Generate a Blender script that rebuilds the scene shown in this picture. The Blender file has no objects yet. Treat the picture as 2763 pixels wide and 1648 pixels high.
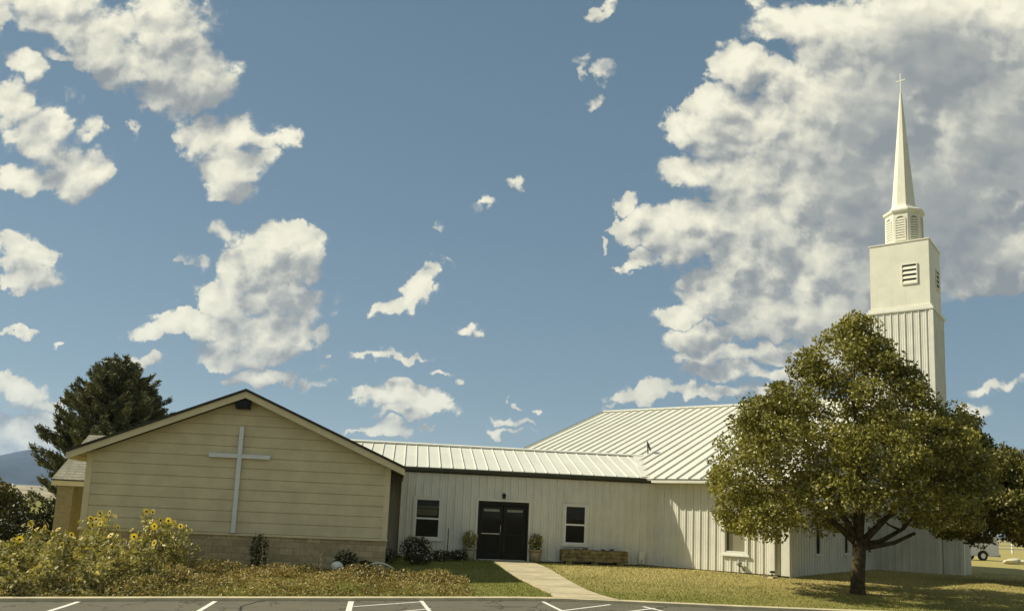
import bpy, bmesh, math, random
import numpy as np
from mathutils import Vector, Matrix

random.seed(7)
RNG = np.random.default_rng(11)
C = bpy.context.scene.collection
scene = bpy.context.scene
R = math.radians

# ------------------------------------------------------------------ camera
cam_d = bpy.data.cameras.new("camera")
cam = bpy.data.objects.new("camera", cam_d)
C.objects.link(cam)
scene.camera = cam
PITCH, ROLL, EYE = 8.197, 2.463, 1.64
cam_d.sensor_width = 36
cam_d.lens = 2242.1 / 2763 * 36
cam_d.shift_y = 249.5 / 2763
cam_d.clip_start = .1
cam_d.clip_end = 40000
_a, _r = R(PITCH), R(ROLL)
_f = Vector((0, math.cos(_a), math.sin(_a)))
_x = Vector((1, 0, 0))
_u = _x.cross(_f)
_x2 = _x * math.cos(_r) + _u * math.sin(_r)
_u2 = _u * math.cos(_r) - _x * math.sin(_r)
cam.matrix_world = Matrix(((_x2.x, _u2.x, -_f.x, 0), (_x2.y, _u2.y, -_f.y, 0), (_x2.z, _u2.z, -_f.z, EYE), (0, 0, 0, 1)))

# ------------------------------------------------------------------ light
SUN_AZ, SUN_EL = -8.5, 41.0            # heading the light travels (from +X), height of the sun
sd = Vector((math.cos(R(SUN_AZ)) * math.cos(R(SUN_EL)), math.sin(R(SUN_AZ)) * math.cos(R(SUN_EL)), -math.sin(R(SUN_EL))))
sl = bpy.data.lights.new("sun", 'SUN')
sl.energy = 4.3
sl.angle = R(.55)
sl.color = (1, .93, .76)
so = bpy.data.objects.new("sun", sl)
so.rotation_euler = sd.to_track_quat('-Z', 'Y').to_euler()
C.objects.link(so)
scene.view_settings.view_transform = 'Standard'
scene.view_settings.look = 'None'
scene.view_settings.exposure = .5
scene.view_settings.gamma = 1
try:
    scene.cycles.max_bounces = 6
    scene.cycles.diffuse_bounces = 3
    scene.cycles.transmission_bounces = 3
    scene.cycles.transparent_max_bounces = 4
    scene.cycles.volume_bounces = 0
    scene.cycles.use_denoising = True
except Exception:
    pass

# ------------------------------------------------------------------ world: sky and clouds by direction
w = bpy.data.worlds.new("World")
scene.world = w
w.use_nodes = True
try:
    w.cycles.sampling_method = 'MANUAL'
    w.cycles.sample_map_resolution = 256
except Exception:
    pass
nt = w.node_tree
nt.nodes.clear()

def nd(t, kind, **kw):
    n = t.nodes.new(kind)
    for k, v in kw.items():
        setattr(n, k, v)
    return n

def mth(t, op, a, b=None, c=None, clamp=False):
    n = t.nodes.new('ShaderNodeMath')
    n.operation = op
    n.use_clamp = clamp
    for i, v in enumerate((a, b, c)):
        if v is None:
            continue
        if isinstance(v, (int, float)):
            n.inputs[i].default_value = v
        else:
            t.links.new(v, n.inputs[i])
    return n.outputs[0]

def vmth(t, op, a, b=None, scale=None):
    n = t.nodes.new('ShaderNodeVectorMath')
    n.operation = op
    for i, v in enumerate((a, b)):
        if v is None:
            continue
        if isinstance(v, (tuple, list)):
            n.inputs[i].default_value = v
        else:
            t.links.new(v, n.inputs[i])
    if scale is not None:
        if isinstance(scale, (int, float)):
            n.inputs['Scale'].default_value = scale
        else:
            t.links.new(scale, n.inputs['Scale'])
    return n.outputs['Value'] if op in ('DOT_PRODUCT', 'LENGTH') else n.outputs[0]

def rng_map(t, v, a, b, c=0., d=1., smooth=True):
    n = t.nodes.new('ShaderNodeMapRange')
    n.interpolation_type = 'SMOOTHSTEP' if smooth else 'LINEAR'
    n.clamp = True
    t.links.new(v, n.inputs[0])
    for i, x in enumerate((a, b, c, d)):
        n.inputs[i + 1].default_value = x
    return n.outputs[0]

def noise(t, vec, scale, detail=6, rough=.55, dist=0., color=False, lac=2., dim='3D'):
    n = t.nodes.new('ShaderNodeTexNoise')
    n.noise_dimensions = dim
    n.inputs['Scale'].default_value = scale
    n.inputs['Detail'].default_value = detail
    n.inputs['Roughness'].default_value = rough
    n.inputs['Distortion'].default_value = dist
    n.inputs['Lacunarity'].default_value = lac
    if vec is not None:
        t.links.new(vec, n.inputs['Vector'])
    return n.outputs['Color' if color else 'Fac']

def mixc(t, f, a, b, mode='MIX'):
    n = t.nodes.new('ShaderNodeMix')
    n.data_type = 'RGBA'
    n.blend_type = mode
    if isinstance(f, (int, float)):
        n.inputs[0].default_value = f
    else:
        t.links.new(f, n.inputs[0])
    for i, v in ((6, a), (7, b)):
        if isinstance(v, (tuple, list)):
            n.inputs[i].default_value = tuple(v) + ((1,) if len(v) == 3 else ())
        else:
            t.links.new(v, n.inputs[i])
    return n.outputs[2]

# clouds: centre (east, up), half sizes, tilt, weight; all on the sky itself, as tangents of direction
BLOBS = [
    (-0.6048, 0.6181, 0.1170, 0.0359, -11.5, 1.00),
    (-0.4553, 0.6193, 0.0586, 0.0491, 2.5, 1.00),
    (-0.4437, 0.5568, 0.0660, 0.0454, -22.5, 1.05),
    (-0.5241, 0.5644, 0.0846, 0.0399, -25.5, 1.05),
    (-0.4678, 0.5077, 0.0315, 0.0252, -42.5, 0.85),
    (-0.4003, 0.5181, 0.0147, 0.0090, -22.5, 0.62),
    (-0.6625, 0.6096, 0.0372, 0.0173, -32.5, 0.80),
    (-0.6029, 0.5580, 0.0290, 0.0091, -9.5, 0.50),
    (-0.6440, 0.5475, 0.0316, 0.0171, -29.5, 0.80),
    (-0.6533, 0.4964, 0.0392, 0.0308, -22.5, 1.00),
    (-0.6067, 0.4595, 0.0443, 0.0333, -32.5, 1.00),
    (-0.5593, 0.4121, 0.0311, 0.0339, -27.5, 1.00),
    (-0.6251, 0.3982, 0.0387, 0.0186, 2.5, 0.90),
    (-0.5732, 0.5085, 0.0178, 0.0101, -57.5, 0.50),
    (-0.5524, 0.4648, 0.0156, 0.0278, -2.5, 0.65),
    (-0.5029, 0.4670, 0.0073, 0.0189, 22.5, 0.60),
    (-0.3718, 0.4647, 0.0626, 0.0288, 2.5, 1.00),
    (-0.4184, 0.4598, 0.0339, 0.0221, -17.5, 0.90),
    (-0.3189, 0.4588, 0.0339, 0.0166, -9.5, 0.90),
    (-0.3531, 0.4313, 0.0442, 0.0285, 2.5, 1.00),
    (-0.3601, 0.3939, 0.0248, 0.0185, 2.5, 0.80),
    (-0.3078, 0.3262, 0.0487, 0.0213, 2.5, 1.00),
    (-0.3676, 0.3342, 0.0174, 0.0160, 2.5, 0.80),
    (-0.3845, 0.3495, 0.0062, 0.0097, 2.5, 0.55),
    (-0.2750, 0.3011, 0.0306, 0.0254, 2.5, 1.00),
    (-0.3306, 0.2933, 0.0459, 0.0291, 22.5, 1.00),
    (-0.3629, 0.2551, 0.0406, 0.0314, 22.5, 1.00),
    (-0.2970, 0.2580, 0.0660, 0.0314, -2.5, 1.00),
    (-0.2471, 0.2707, 0.0203, 0.0147, -17.5, 0.80),
    (-0.4099, 0.2166, 0.0555, 0.0155, 5.5, 1.00),
    (-0.3490, 0.2141, 0.0656, 0.0248, 2.5, 1.00),
    (-0.2981, 0.2111, 0.0504, 0.0310, 2.5, 1.00),
    (-0.3257, 0.1791, 0.0602, 0.0154, -2.5, 0.95),
    (-0.3030, 0.1495, 0.0600, 0.0112, 2.5, 0.90),
    (-0.4019, 0.2902, 0.0153, 0.0137, -37.5, 0.50),
    (-0.4187, 0.3053, 0.0071, 0.0085, 2.5, 0.45),
    (-0.2346, 0.2062, 0.0101, 0.0175, -32.5, 0.75),
    (-0.2350, 0.1448, 0.0210, 0.0076, 2.5, 0.85),
    (-0.2342, 0.1677, 0.0150, 0.0061, 2.5, 0.60),
    (-0.2201, 0.1811, 0.0090, 0.0041, 2.5, 0.55),
    (-0.6276, 0.2960, 0.0255, 0.0239, 2.5, 1.00),
    (-0.5983, 0.2867, 0.0203, 0.0291, -7.5, 0.95),
    (-0.6077, 0.2600, 0.0380, 0.0168, 2.5, 1.00),
    (-0.1116, 0.3084, 0.0133, 0.0127, 2.5, 0.85),
    (-0.1256, 0.2866, 0.0255, 0.0179, 57.5, 1.00),
    (-0.1468, 0.2568, 0.0279, 0.0136, 17.5, 0.95),
    (-0.1664, 0.2455, 0.0112, 0.0062, 2.5, 0.70),
    (-0.0939, 0.3134, 0.0113, 0.0048, -17.5, 0.55),
    (-0.0973, 0.2826, 0.0102, 0.0063, 22.5, 0.50),
    (-0.0561, 0.2239, 0.0182, 0.0072, 2.5, 0.80),
    (-0.0431, 0.2172, 0.0091, 0.0036, -7.5, 0.50),
    (-0.1523, 0.1836, 0.0412, 0.0072, 2.5, 1.00),
    (-0.0952, 0.1708, 0.0131, 0.0051, 10.5, 0.85),
    (-0.0704, 0.1672, 0.0085, 0.0046, 2.5, 0.90),
    (-0.1695, 0.1391, 0.0275, 0.0071, 2.5, 0.85),
    (-0.1393, 0.1363, 0.0350, 0.0161, 2.5, 1.00),
    (-0.0912, 0.1258, 0.0299, 0.0151, 2.5, 1.00),
    (-0.1206, 0.1170, 0.0448, 0.0080, 2.5, 0.90),
    (-0.1442, 0.0949, 0.0298, 0.0100, 2.5, 1.00),
    (-0.1786, 0.0894, 0.0198, 0.0040, 2.5, 0.80),
    (-0.0937, 0.0996, 0.0109, 0.0035, 2.5, 0.75),
    (-0.0002, 0.1373, 0.0075, 0.0040, 2.5, 0.80),
    (0.0204, 0.1352, 0.0080, 0.0045, 2.5, 0.90),
    (0.0042, 0.1164, 0.0209, 0.0050, 2.5, 0.75),
    (-0.0077, 0.1033, 0.0189, 0.0055, 2.5, 0.85),
    (0.0171, 0.1054, 0.0100, 0.0045, 12.5, 0.70),
    (0.0915, 0.6575, 0.0226, 0.0116, 32.5, 0.72),
    (0.1016, 0.5791, 0.0170, 0.0205, -7.5, 0.66),
    (0.0723, 0.5806, 0.0048, 0.0228, 2.5, 0.45),
    (0.0923, 0.5305, 0.0137, 0.0112, 22.5, 0.60),
    (-0.0062, 0.4229, 0.0114, 0.0076, 2.5, 0.70),
    (-0.0336, 0.3977, 0.0187, 0.0076, 42.5, 0.50),
    (-0.1038, 0.3541, 0.0103, 0.0054, 2.5, 0.45),
    (0.1209, 0.4003, 0.0176, 0.0098, 27.5, 0.85),
    (0.0951, 0.3389, 0.0057, 0.0128, 2.5, 0.65),
    (0.2744, 0.5870, 0.0362, 0.0331, 2.5, 1.05),
    (0.2402, 0.5373, 0.0450, 0.0309, 27.5, 1.00),
    (0.3302, 0.5697, 0.0319, 0.0340, 22.5, 0.95),
    (0.2195, 0.4972, 0.0421, 0.0278, 2.5, 1.05),
    (0.2931, 0.5061, 0.0685, 0.0390, 12.5, 1.05),
    (0.2252, 0.4476, 0.0470, 0.0247, 2.5, 1.00),
    (0.2931, 0.4452, 0.0732, 0.0302, 12.5, 1.05),
    (0.3614, 0.4981, 0.0632, 0.0612, 2.5, 1.10),
    (0.1536, 0.3737, 0.0414, 0.0258, 10.5, 1.05),
    (0.2207, 0.3821, 0.0570, 0.0259, 10.5, 1.05),
    (0.1953, 0.3487, 0.0722, 0.0224, 2.5, 1.00),
    (0.1444, 0.3198, 0.0359, 0.0074, 8.5, 0.85),
    (0.2932, 0.3799, 0.0673, 0.0377, 2.5, 1.10),
    (0.2727, 0.3388, 0.0309, 0.0240, 42.5, 1.05),
    (0.2473, 0.2979, 0.0384, 0.0221, 22.5, 1.05),
    (0.3036, 0.3162, 0.0462, 0.0265, 22.5, 1.05),
    (0.2170, 0.2598, 0.0382, 0.0136, 12.5, 0.95),
    (0.3498, 0.3289, 0.0257, 0.0117, 17.5, 1.00),
    (0.3189, 0.2800, 0.0869, 0.0262, 7.5, 1.15),
    (0.2376, 0.2295, 0.0431, 0.0176, 12.5, 1.05),
    (0.2228, 0.1979, 0.0353, 0.0103, 2.5, 0.90),
    (0.3188, 0.2434, 0.0763, 0.0145, 4.5, 1.00),
    (0.3136, 0.2096, 0.0860, 0.0144, 4.5, 1.05),
    (0.2582, 0.1816, 0.0554, 0.0122, 6.5, 1.05),
    (0.3438, 0.1828, 0.0706, 0.0133, 2.5, 1.00),
    (0.1580, 0.1543, 0.0326, 0.0132, 8.5, 1.00),
    (0.2383, 0.1553, 0.0753, 0.0101, 2.5, 1.00),
    (0.3437, 0.1573, 0.0754, 0.0101, 2.5, 1.00),
    (0.4164, 0.6569, 0.1130, 0.0348, 2.5, 1.25),
    (0.3036, 0.6732, 0.0269, 0.0140, -17.5, 0.80),
    (0.5283, 0.6245, 0.1501, 0.0749, 2.5, 1.60),
    (0.4462, 0.5299, 0.1058, 0.0842, 2.5, 1.45),
    (0.6045, 0.5259, 0.1006, 0.1066, 2.5, 1.60),
    (0.4128, 0.4178, 0.0938, 0.0599, 2.5, 1.50),
    (0.5170, 0.4225, 0.1148, 0.0818, 2.5, 1.70),
    (0.5875, 0.3608, 0.0828, 0.0537, 2.5, 1.40),
    (0.4217, 0.3268, 0.0875, 0.0425, 2.5, 1.50),
    (0.4106, 0.2683, 0.0868, 0.0366, 2.5, 1.40),
    (0.4200, 0.2220, 0.0659, 0.0310, 2.5, 1.20),
    (0.6060, 0.4347, 0.0471, 0.0164, 17.5, 1.75),
    (0.5496, 0.3113, 0.0360, 0.0191, 32.5, 0.60),
    (0.5595, 0.1591, 0.0262, 0.0162, 2.5, 1.00),
    (0.5958, 0.1886, 0.0505, 0.0092, 2.5, 0.85),
    (0.5944, 0.2764, 0.0307, 0.0063, 52.5, 0.40),
    (-0.6064, 0.1312, 0.0448, 0.0172, 2.5, 1.00),
    (-0.5595, 0.1156, 0.0348, 0.0141, -7.5, 0.90),
    (-0.5815, 0.0920, 0.0544, 0.0150, 2.5, 1.00),
    (-0.5886, 0.0693, 0.0691, 0.0169, 2.5, 1.00),
    (-0.4604, 0.1681, 0.0200, 0.0102, 2.5, 0.90),
    (-0.4928, 0.1656, 0.0170, 0.0061, 2.5, 0.70),
    (-0.6173, 0.1961, 0.0276, 0.0067, -15.5, 0.85),
    (-0.5526, 0.1830, 0.0090, 0.0036, 2.5, 0.80),
    (-0.5734, 0.1468, 0.0100, 0.0051, 2.5, 0.50),
    (-0.4257, 0.1239, 0.0199, 0.0071, -17.5, 0.60),
    (0.2931, 0.4562, 0.0785, 0.1210, 2.5, 0.72),
    (0.3189, 0.3063, 0.0718, 0.0898, 2.5, 0.72),
    (0.2055, 0.3598, 0.0620, 0.0375, 2.5, 0.75),
]

def cloud_group():
    g = bpy.data.node_groups.new("cloud_field", 'ShaderNodeTree')
    g.interface.new_socket("P", in_out='INPUT', socket_type='NodeSocketVector')
    g.interface.new_socket("D", in_out='OUTPUT', socket_type='NodeSocketFloat')
    gi = g.nodes.new('NodeGroupInput')
    go = g.nodes.new('NodeGroupOutput')
    p0 = gi.outputs[0]
    # warp the layout so that no outline stays an ellipse
    wn = noise(g, p0, 7.0, 3, .6, color=True, dim='2D')
    p = vmth(g, 'ADD', p0, vmth(g, 'SCALE', vmth(g, 'SUBTRACT', wn, (.5, .5, .5)), None, .06))
    fn = noise(g, p0, 24.0, 5, .62, color=True, dim='2D')
    p = vmth(g, 'ADD', p, vmth(g, 'MULTIPLY', vmth(g, 'SUBTRACT', fn, (.5, .5, .5)), (.055, .042, 0)))
    # the running sum travels in the third coordinate, so the blobs are evaluated one after another
    st = vmth(g, 'MULTIPLY', p, (1, 1, 0))
    for (u, v, a, b, rot, wt) in BLOBS:
        m = g.nodes.new('ShaderNodeMapping')
        m.vector_type = 'TEXTURE'
        m.inputs['Location'].default_value = (u, v, 0)
        m.inputs['Rotation'].default_value = (0, 0, R(rot))
        m.inputs['Scale'].default_value = (a * 1.47, b * 1.50, 100000)
        g.links.new(st, m.inputs['Vector'])
        d2 = vmth(g, 'DOT_PRODUCT', m.outputs[0], m.outputs[0])
        k = mth(g, 'MULTIPLY_ADD', d2, -1.0, 1.0, clamp=True)
        ma = g.nodes.new('ShaderNodeVectorMath')
        ma.operation = 'MULTIPLY_ADD'
        ma.inputs[0].default_value = (0, 0, wt)
        g.links.new(k, ma.inputs[1])
        ma.inputs[2].default_value = (-1000, -1000, 0)
        st = vmth(g, 'MAXIMUM', st, ma.outputs[0])
    sz = g.nodes.new('ShaderNodeSeparateXYZ')
    g.links.new(st, sz.inputs[0])
    acc = sz.outputs[2]
    # billows
    sc = vmth(g, 'MULTIPLY', p0, (1, 1.25, 1))
    n1 = noise(g, sc, 11.0, 7, .58, dim='2D')
    vo = g.nodes.new('ShaderNodeTexVoronoi')
    vo.voronoi_dimensions = '2D'
    vo.feature = 'F1'
    vo.inputs['Scale'].default_value = 26
    vo.inputs['Detail'].default_value = 1
    wv = vmth(g, 'ADD', sc, vmth(g, 'SCALE', wn, None, .03))
    g.links.new(wv, vo.inputs['Vector'])
    n = mth(g, 'ADD', mth(g, 'MULTIPLY', mth(g, 'SUBTRACT', n1, .5), 1.9), mth(g, 'MULTIPLY', mth(g, 'SUBTRACT', .45, vo.outputs['Distance']), .38))
    on = rng_map(g, acc, 0.0, .10)
    # more ragged where the layout is thin
    out = mth(g, 'SUBTRACT', mth(g, 'ADD', acc, mth(g, 'MULTIPLY', n, .62)), .36)
    out = mth(g, 'ADD', mth(g, 'MULTIPLY', out, on), mth(g, 'SUBTRACT', on, 1.0))
    g.links.new(out, go.inputs[0])
    return g

CG = cloud_group()
tc = nd(nt, 'ShaderNodeTexCoord')
dirv = tc.outputs['Generated']
sep = nd(nt, 'ShaderNodeSeparateXYZ')
nt.links.new(dirv, sep.inputs[0])
yy = mth(nt, 'MAXIMUM', sep.outputs[1], .12)
comb = nd(nt, 'ShaderNodeCombineXYZ')
nt.links.new(mth(nt, 'DIVIDE', sep.outputs[0], yy), comb.inputs[0])
nt.links.new(mth(nt, 'DIVIDE', sep.outputs[2], yy), comb.inputs[1])
P = comb.outputs[0]

def field(vec):
    n = nt.nodes.new('ShaderNodeGroup')
    n.node_tree = CG
    nt.links.new(vec, n.inputs[0])
    return n.outputs[0]

D0 = field(P)
D1 = field(vmth(nt, 'ADD', P, (-.022, .036, 0)))
front = rng_map(nt, sep.outputs[1], .16, .40)
# scattered clouds for the rest of the dome, seen only in reflections and as light
gn = noise(nt, vmth(nt, 'MULTIPLY', dirv, (1, 1, 2.2)), 2.6, 7, .58)
gD = mth(nt, 'MULTIPLY', mth(nt, 'SUBTRACT', gn, .50), 4.5)
Dm = nt.nodes.new('ShaderNodeMix')
nt.links.new(front, Dm.inputs[0])
nt.links.new(gD, Dm.inputs[2])
nt.links.new(D0, Dm.inputs[3])
D = Dm.outputs[0]
fine = noise(nt, P, 48.0, 5, .62, dim='2D')
Dm2 = mth(nt, 'ADD', D, mth(nt, 'MULTIPLY', mth(nt, 'SUBTRACT', fine, .5), .30))
mask = rng_map(nt, Dm2, -.04, .26)
# some rims crisp, some wispy
nt.links.new(mth(nt, 'MAXIMUM', mth(nt, 'MULTIPLY_ADD', noise(nt, P, 7.0, 3, .5, dim='2D'), 1.1, -.20), .14), mask.node.inputs[2])
mask = mth(nt, 'MAXIMUM', mask, rng_map(nt, D, .03, .30))
# cauliflower relief: rounded cells lit from the upper left
def cells(vec, sc_):
    n = nt.nodes.new('ShaderNodeTexVoronoi')
    n.voronoi_dimensions = '2D'
    n.feature = 'SMOOTH_F1'
    n.inputs['Scale'].default_value = sc_
    n.inputs['Smoothness'].default_value = .35
    nt.links.new(vec, n.inputs['Vector'])
    return n.outputs['Distance']
wob = noise(nt, P, 20.0, 4, .6, color=True, dim='2D')
PW = vmth(nt, 'ADD', P, vmth(nt, 'SCALE', vmth(nt, 'SUBTRACT', wob, (.5, .5, .5)), None, .05))
PW2 = vmth(nt, 'ADD', PW, (-.008, .011, 0))
rel = mth(nt, 'ADD', mth(nt, 'SUBTRACT', cells(PW2, 21.0), cells(PW, 21.0)), mth(nt, 'MULTIPLY', mth(nt, 'SUBTRACT', cells(PW2, 47.0), cells(PW, 47.0)), .5))
deep = rng_map(nt, D, .12, .70)
over = rng_map(nt, D, .62, 1.25)
lit = mth(nt, 'MULTIPLY', mth(nt, 'SUBTRACT', mth(nt, 'MAXIMUM', D0, -.1), mth(nt, 'MAXIMUM', D1, -.1)), mth(nt, 'MULTIPLY_ADD', over, -.5, 1.15))
wisp = noise(nt, vmth(nt, 'MULTIPLY', P, (1.0, 2.4, 1)), 3.4, 4, .5, dim='2D')
puff = noise(nt, P, 15.0, 5, .6, dim='2D')
br = mth(nt, 'ADD', mth(nt, 'SUBTRACT', mth(nt, 'SUBTRACT', .70, mth(nt, 'MULTIPLY', deep, .16)), mth(nt, 'MULTIPLY', over, .34)), lit)
br = mth(nt, 'ADD', br, mth(nt, 'MULTIPLY', mth(nt, 'SUBTRACT', wisp, .5), .75))
br = mth(nt, 'ADD', br, mth(nt, 'MULTIPLY', rel, mth(nt, 'MULTIPLY_ADD', over, -.55, .66)))
br = mth(nt, 'ADD', br, mth(nt, 'MULTIPLY', mth(nt, 'SUBTRACT', puff, .54), mth(nt, 'MULTIPLY_ADD', over, -.35, .55)))
br = rng_map(nt, br, -.05, 1.42, smooth=False)
ramp = nd(nt, 'ShaderNodeValToRGB')
nt.links.new(br, ramp.inputs[0])
el = ramp.color_ramp.elements
el[0].position, el[0].color = 0.0, (.20, .22, .225, 1)
el[1].position, el[1].color = 1.0, (.70, .67, .53, 1)
e = el.new(.26); e.color = (.28, .29, .275, 1)
e = el.new(.50); e.color = (.45, .445, .38, 1)
e = el.new(.74); e.color = (.59, .57, .455, 1)
# toward the upper right the overcast takes a faint mauve-grey tone
CL = 10.0
cloudc = vmth(nt, 'SCALE', ramp.outputs[0], None, CL)
sky = nd(nt, 'ShaderNodeTexSky')
sky.sky_type = 'NISHITA'
sky.sun_disc = False
sky.sun_elevation = R(SUN_EL)
sky.sun_rotation = math.atan2(-sd.x, -sd.y)
sky.altitude = 1500
sky.air_density = 1.0
sky.dust_density = .5
sky.ozone_density = 1.0
skyn = mixc(nt, 1.0, sky.outputs[0], (1.02, .95, .74), 'MULTIPLY')
# steadier blue from zenith to horizon than the clear-air model gives
zr = nd(nt, 'ShaderNodeValToRGB')
nt.links.new(sep.outputs[2], zr.inputs[0])
ze = zr.color_ramp.elements
ze[0].position, ze[0].color = .0, (.27, .345, .37, 1)
ze[1].position, ze[1].color = .62, (.083, .143, .203, 1)
e = ze.new(.14); e.color = (.158, .238, .300, 1)
e = ze.new(.33); e.color = (.116, .188, .254, 1)
skyc = mixc(nt, .82, skyn, vmth(nt, 'SCALE', zr.outputs[0], None, 9.2))
full = mixc(nt, mask, skyc, cloudc)
bg = nd(nt, 'ShaderNodeBackground')
bg.inputs['Strength'].default_value = .1
nt.links.new(full, bg.inputs['Color'])
wo = nd(nt, 'ShaderNodeOutputWorld')
nt.links.new(bg.outputs[0], wo.inputs[0])

# ------------------------------------------------------------------ materials
def srgb(r, g, b):
    f = lambda c: (c / 255 / 12.92) if c <= 10 else ((c / 255 + .055) / 1.055) ** 2.4
    return (f(r), f(g), f(b))

def base_mat(name):
    m = bpy.data.materials.new(name)
    m.use_nodes = True
    t = m.node_tree
    return m, t, t.nodes['Principled BSDF']

def M(name, col, rough=.6, var=.12, scale=3., bump=0., bscale=40., spec=.3, metal=0., streak=0., col2=None):
    m, t, b = base_mat(name)
    tcn = nd(t, 'ShaderNodeTexCoord')
    v = tcn.outputs['Object']
    n = noise(t, v, scale, 6, .6)
    dark = tuple(c * (1 - var * 1.6) for c in col) if col2 is None else col2
    lite = tuple(min(1, c * (1 + var * .6)) for c in col)
    c = mixc(t, rng_map(t, n, .3, .7), dark, lite)
    if streak:
        ns = noise(t, vmth(t, 'MULTIPLY', v, (9, 9, .35)), 1.0, 5, .6)
        c = mixc(t, mth(t, 'MULTIPLY', rng_map(t, ns, .52, .75), streak), c, tuple(x * .72 for x in col))
    t.links.new(c, b.inputs['Base Color'])
    b.inputs['Roughness'].default_value = rough
    b.inputs['Metallic'].default_value = metal
    b.inputs['Specular IOR Level'].default_value = spec
    if bump:
        bn = nd(t, 'ShaderNodeBump')
        bn.inputs['Strength'].default_value = bump
        bn.inputs['Distance'].default_value = .02
        t.links.new(noise(t, v, bscale, 5, .6), bn.inputs['Height'])
        t.links.new(bn.outputs[0], b.inputs['Normal'])
    return m

def leaf_mat(name, dark, lite, trans=.25, rough=.45, spec=.35, glint=None, pn=.6):
    m, t, b = base_mat(name)
    geo = nd(t, 'ShaderNodeNewGeometry')
    n = noise(t, geo.outputs['Position'], pn, 3, .5)
    f = mth(t, 'ADD', mth(t, 'MULTIPLY', geo.outputs['Random Per Island'], .75), mth(t, 'MULTIPLY', mth(t, 'SUBTRACT', n, .5), 1.1), clamp=True)
    c = mixc(t, f, dark, lite)
    if glint:
        c = mixc(t, rng_map(t, geo.outputs['Random Per Island'], .92, .94), c, glint)  # random leaves carry a highlight painted into their base colour
    t.links.new(c, b.inputs['Base Color'])
    b.inputs['Roughness'].default_value = rough
    b.inputs['Specular IOR Level'].default_value = spec
    tr = nd(t, 'ShaderNodeBsdfTranslucent')
    t.links.new(mixc(t, 1.0, c, (1.25, 1.2, .5), 'MULTIPLY'), tr.inputs['Color'])
    mx = nd(t, 'ShaderNodeMixShader')
    mx.inputs[0].default_value = trans
    t.links.new(b.outputs[0], mx.inputs[1])
    t.links.new(tr.outputs[0], mx.inputs[2])
    t.links.new(mx.outputs[0], t.nodes['Material Output'].inputs['Surface'])
    return m

def brick_mat(name, c1, c2, mortar, bw, bh, msize=.008, bump=.3, var=.5, rough=.85):
    m, t, b = base_mat(name)
    tcn = nd(t, 'ShaderNodeTexCoord')
    sp = nd(t, 'ShaderNodeSeparateXYZ')
    t.links.new(tcn.outputs['Object'], sp.inputs[0])
    cb = nd(t, 'ShaderNodeCombineXYZ')
    t.links.new(mth(t, 'ADD', sp.outputs[0], sp.outputs[1]), cb.inputs[0])
    t.links.new(sp.outputs[2], cb.inputs[1])
    br_ = nd(t, 'ShaderNodeTexBrick')
    br_.inputs['Scale'].default_value = 1
    br_.inputs['Brick Width'].default_value = bw
    br_.inputs['Row Height'].default_value = bh
    br_.inputs['Mortar Size'].default_value = msize
    br_.inputs['Mortar Smooth'].default_value = .3
    br_.inputs['Color1'].default_value = c1 + (1,)
    br_.inputs['Color2'].default_value = c2 + (1,)
    br_.inputs['Mortar'].default_value = mortar + (1,)
    t.links.new(cb.outputs[0], br_.inputs['Vector'])
    n = noise(t, tcn.outputs['Object'], 9, 6, .6)
    c = mixc(t, var, br_.outputs['Color'], mixc(t, n, (.25, .22, .16), (1.5, 1.5, 1.45)), 'MULTIPLY')
    t.links.new(c, b.inputs['Base Color'])
    b.inputs['Roughness'].default_value = rough
    b.inputs['Specular IOR Level'].default_value = .2
    bn = nd(t, 'ShaderNodeBump')
    bn.inputs['Strength'].default_value = bump
    bn.inputs['Distance'].default_value = .02
    t.links.new(mth(t, 'ADD', br_.outputs['Fac'], mth(t, 'MULTIPLY', n, -.6)), bn.inputs['Height'])
    bn.invert = True
    t.links.new(bn.outputs[0], b.inputs['Normal'])
    return m

def glass_mat(name, tint=(.012, .012, .009), rough=.04):
    m, t, b = base_mat(name)
    geo = nd(t, 'ShaderNodeNewGeometry')
    b.inputs['Base Color'].default_value = tint + (1,)
    b.inputs['Roughness'].default_value = rough
    b.inputs['Specular IOR Level'].default_value = .22
    bn = nd(t, 'ShaderNodeBump')
    bn.inputs['Strength'].default_value = .06
    bn.inputs['Distance'].default_value = .05
    t.links.new(noise(t, geo.outputs['Position'], 2.2, 2, .5), bn.inputs['Height'])
    t.links.new(bn.outputs[0], b.inputs['Normal'])
    return m

MT = {}
MT['white_wall'] = M('white_metal_siding', (.73, .71, .60), .42, .05, 1.2, .03, 30, .35, streak=.35)
MT['white_roof'] = M('white_metal_roof', (.74, .725, .60), .38, .04, .8, .03, 20, .4, streak=.2)
MT['white_trim'] = M('white_painted_trim', (.76, .74, .62), .45, .05, 2, 0, 40, .35)
MT['bright_trim'] = M('bright_white_vinyl', (.80, .80, .72), .4, .03, 2, 0, 40, .4)
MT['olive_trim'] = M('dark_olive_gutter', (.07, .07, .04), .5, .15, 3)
MT['tan_siding'] = M('tan_lap_siding', (.66, .57, .355), .65, .07, 1.5, .08, 60, .25, streak=.18)
MT['tan_trim'] = M('tan_painted_trim', (.70, .60, .365), .6, .06, 2, .03, 50, .25)
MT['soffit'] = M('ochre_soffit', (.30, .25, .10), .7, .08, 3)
MT['dark_shingle'] = brick_mat('dark_shingle', (.05, .05, .035), (.07, .065, .045), (.025, .025, .02), .32, .14, .006, .4)
MT['grey_shingle'] = brick_mat('weathered_shingle', (.26, .245, .18), (.34, .32, .24), (.15, .14, .10), .30, .10, .008, .5, .7)
MT['block'] = brick_mat('split_face_block', (.40, .32, .18), (.60, .48, .285), (.37, .31, .19), .41, .2, .012, .5, .6)
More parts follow.
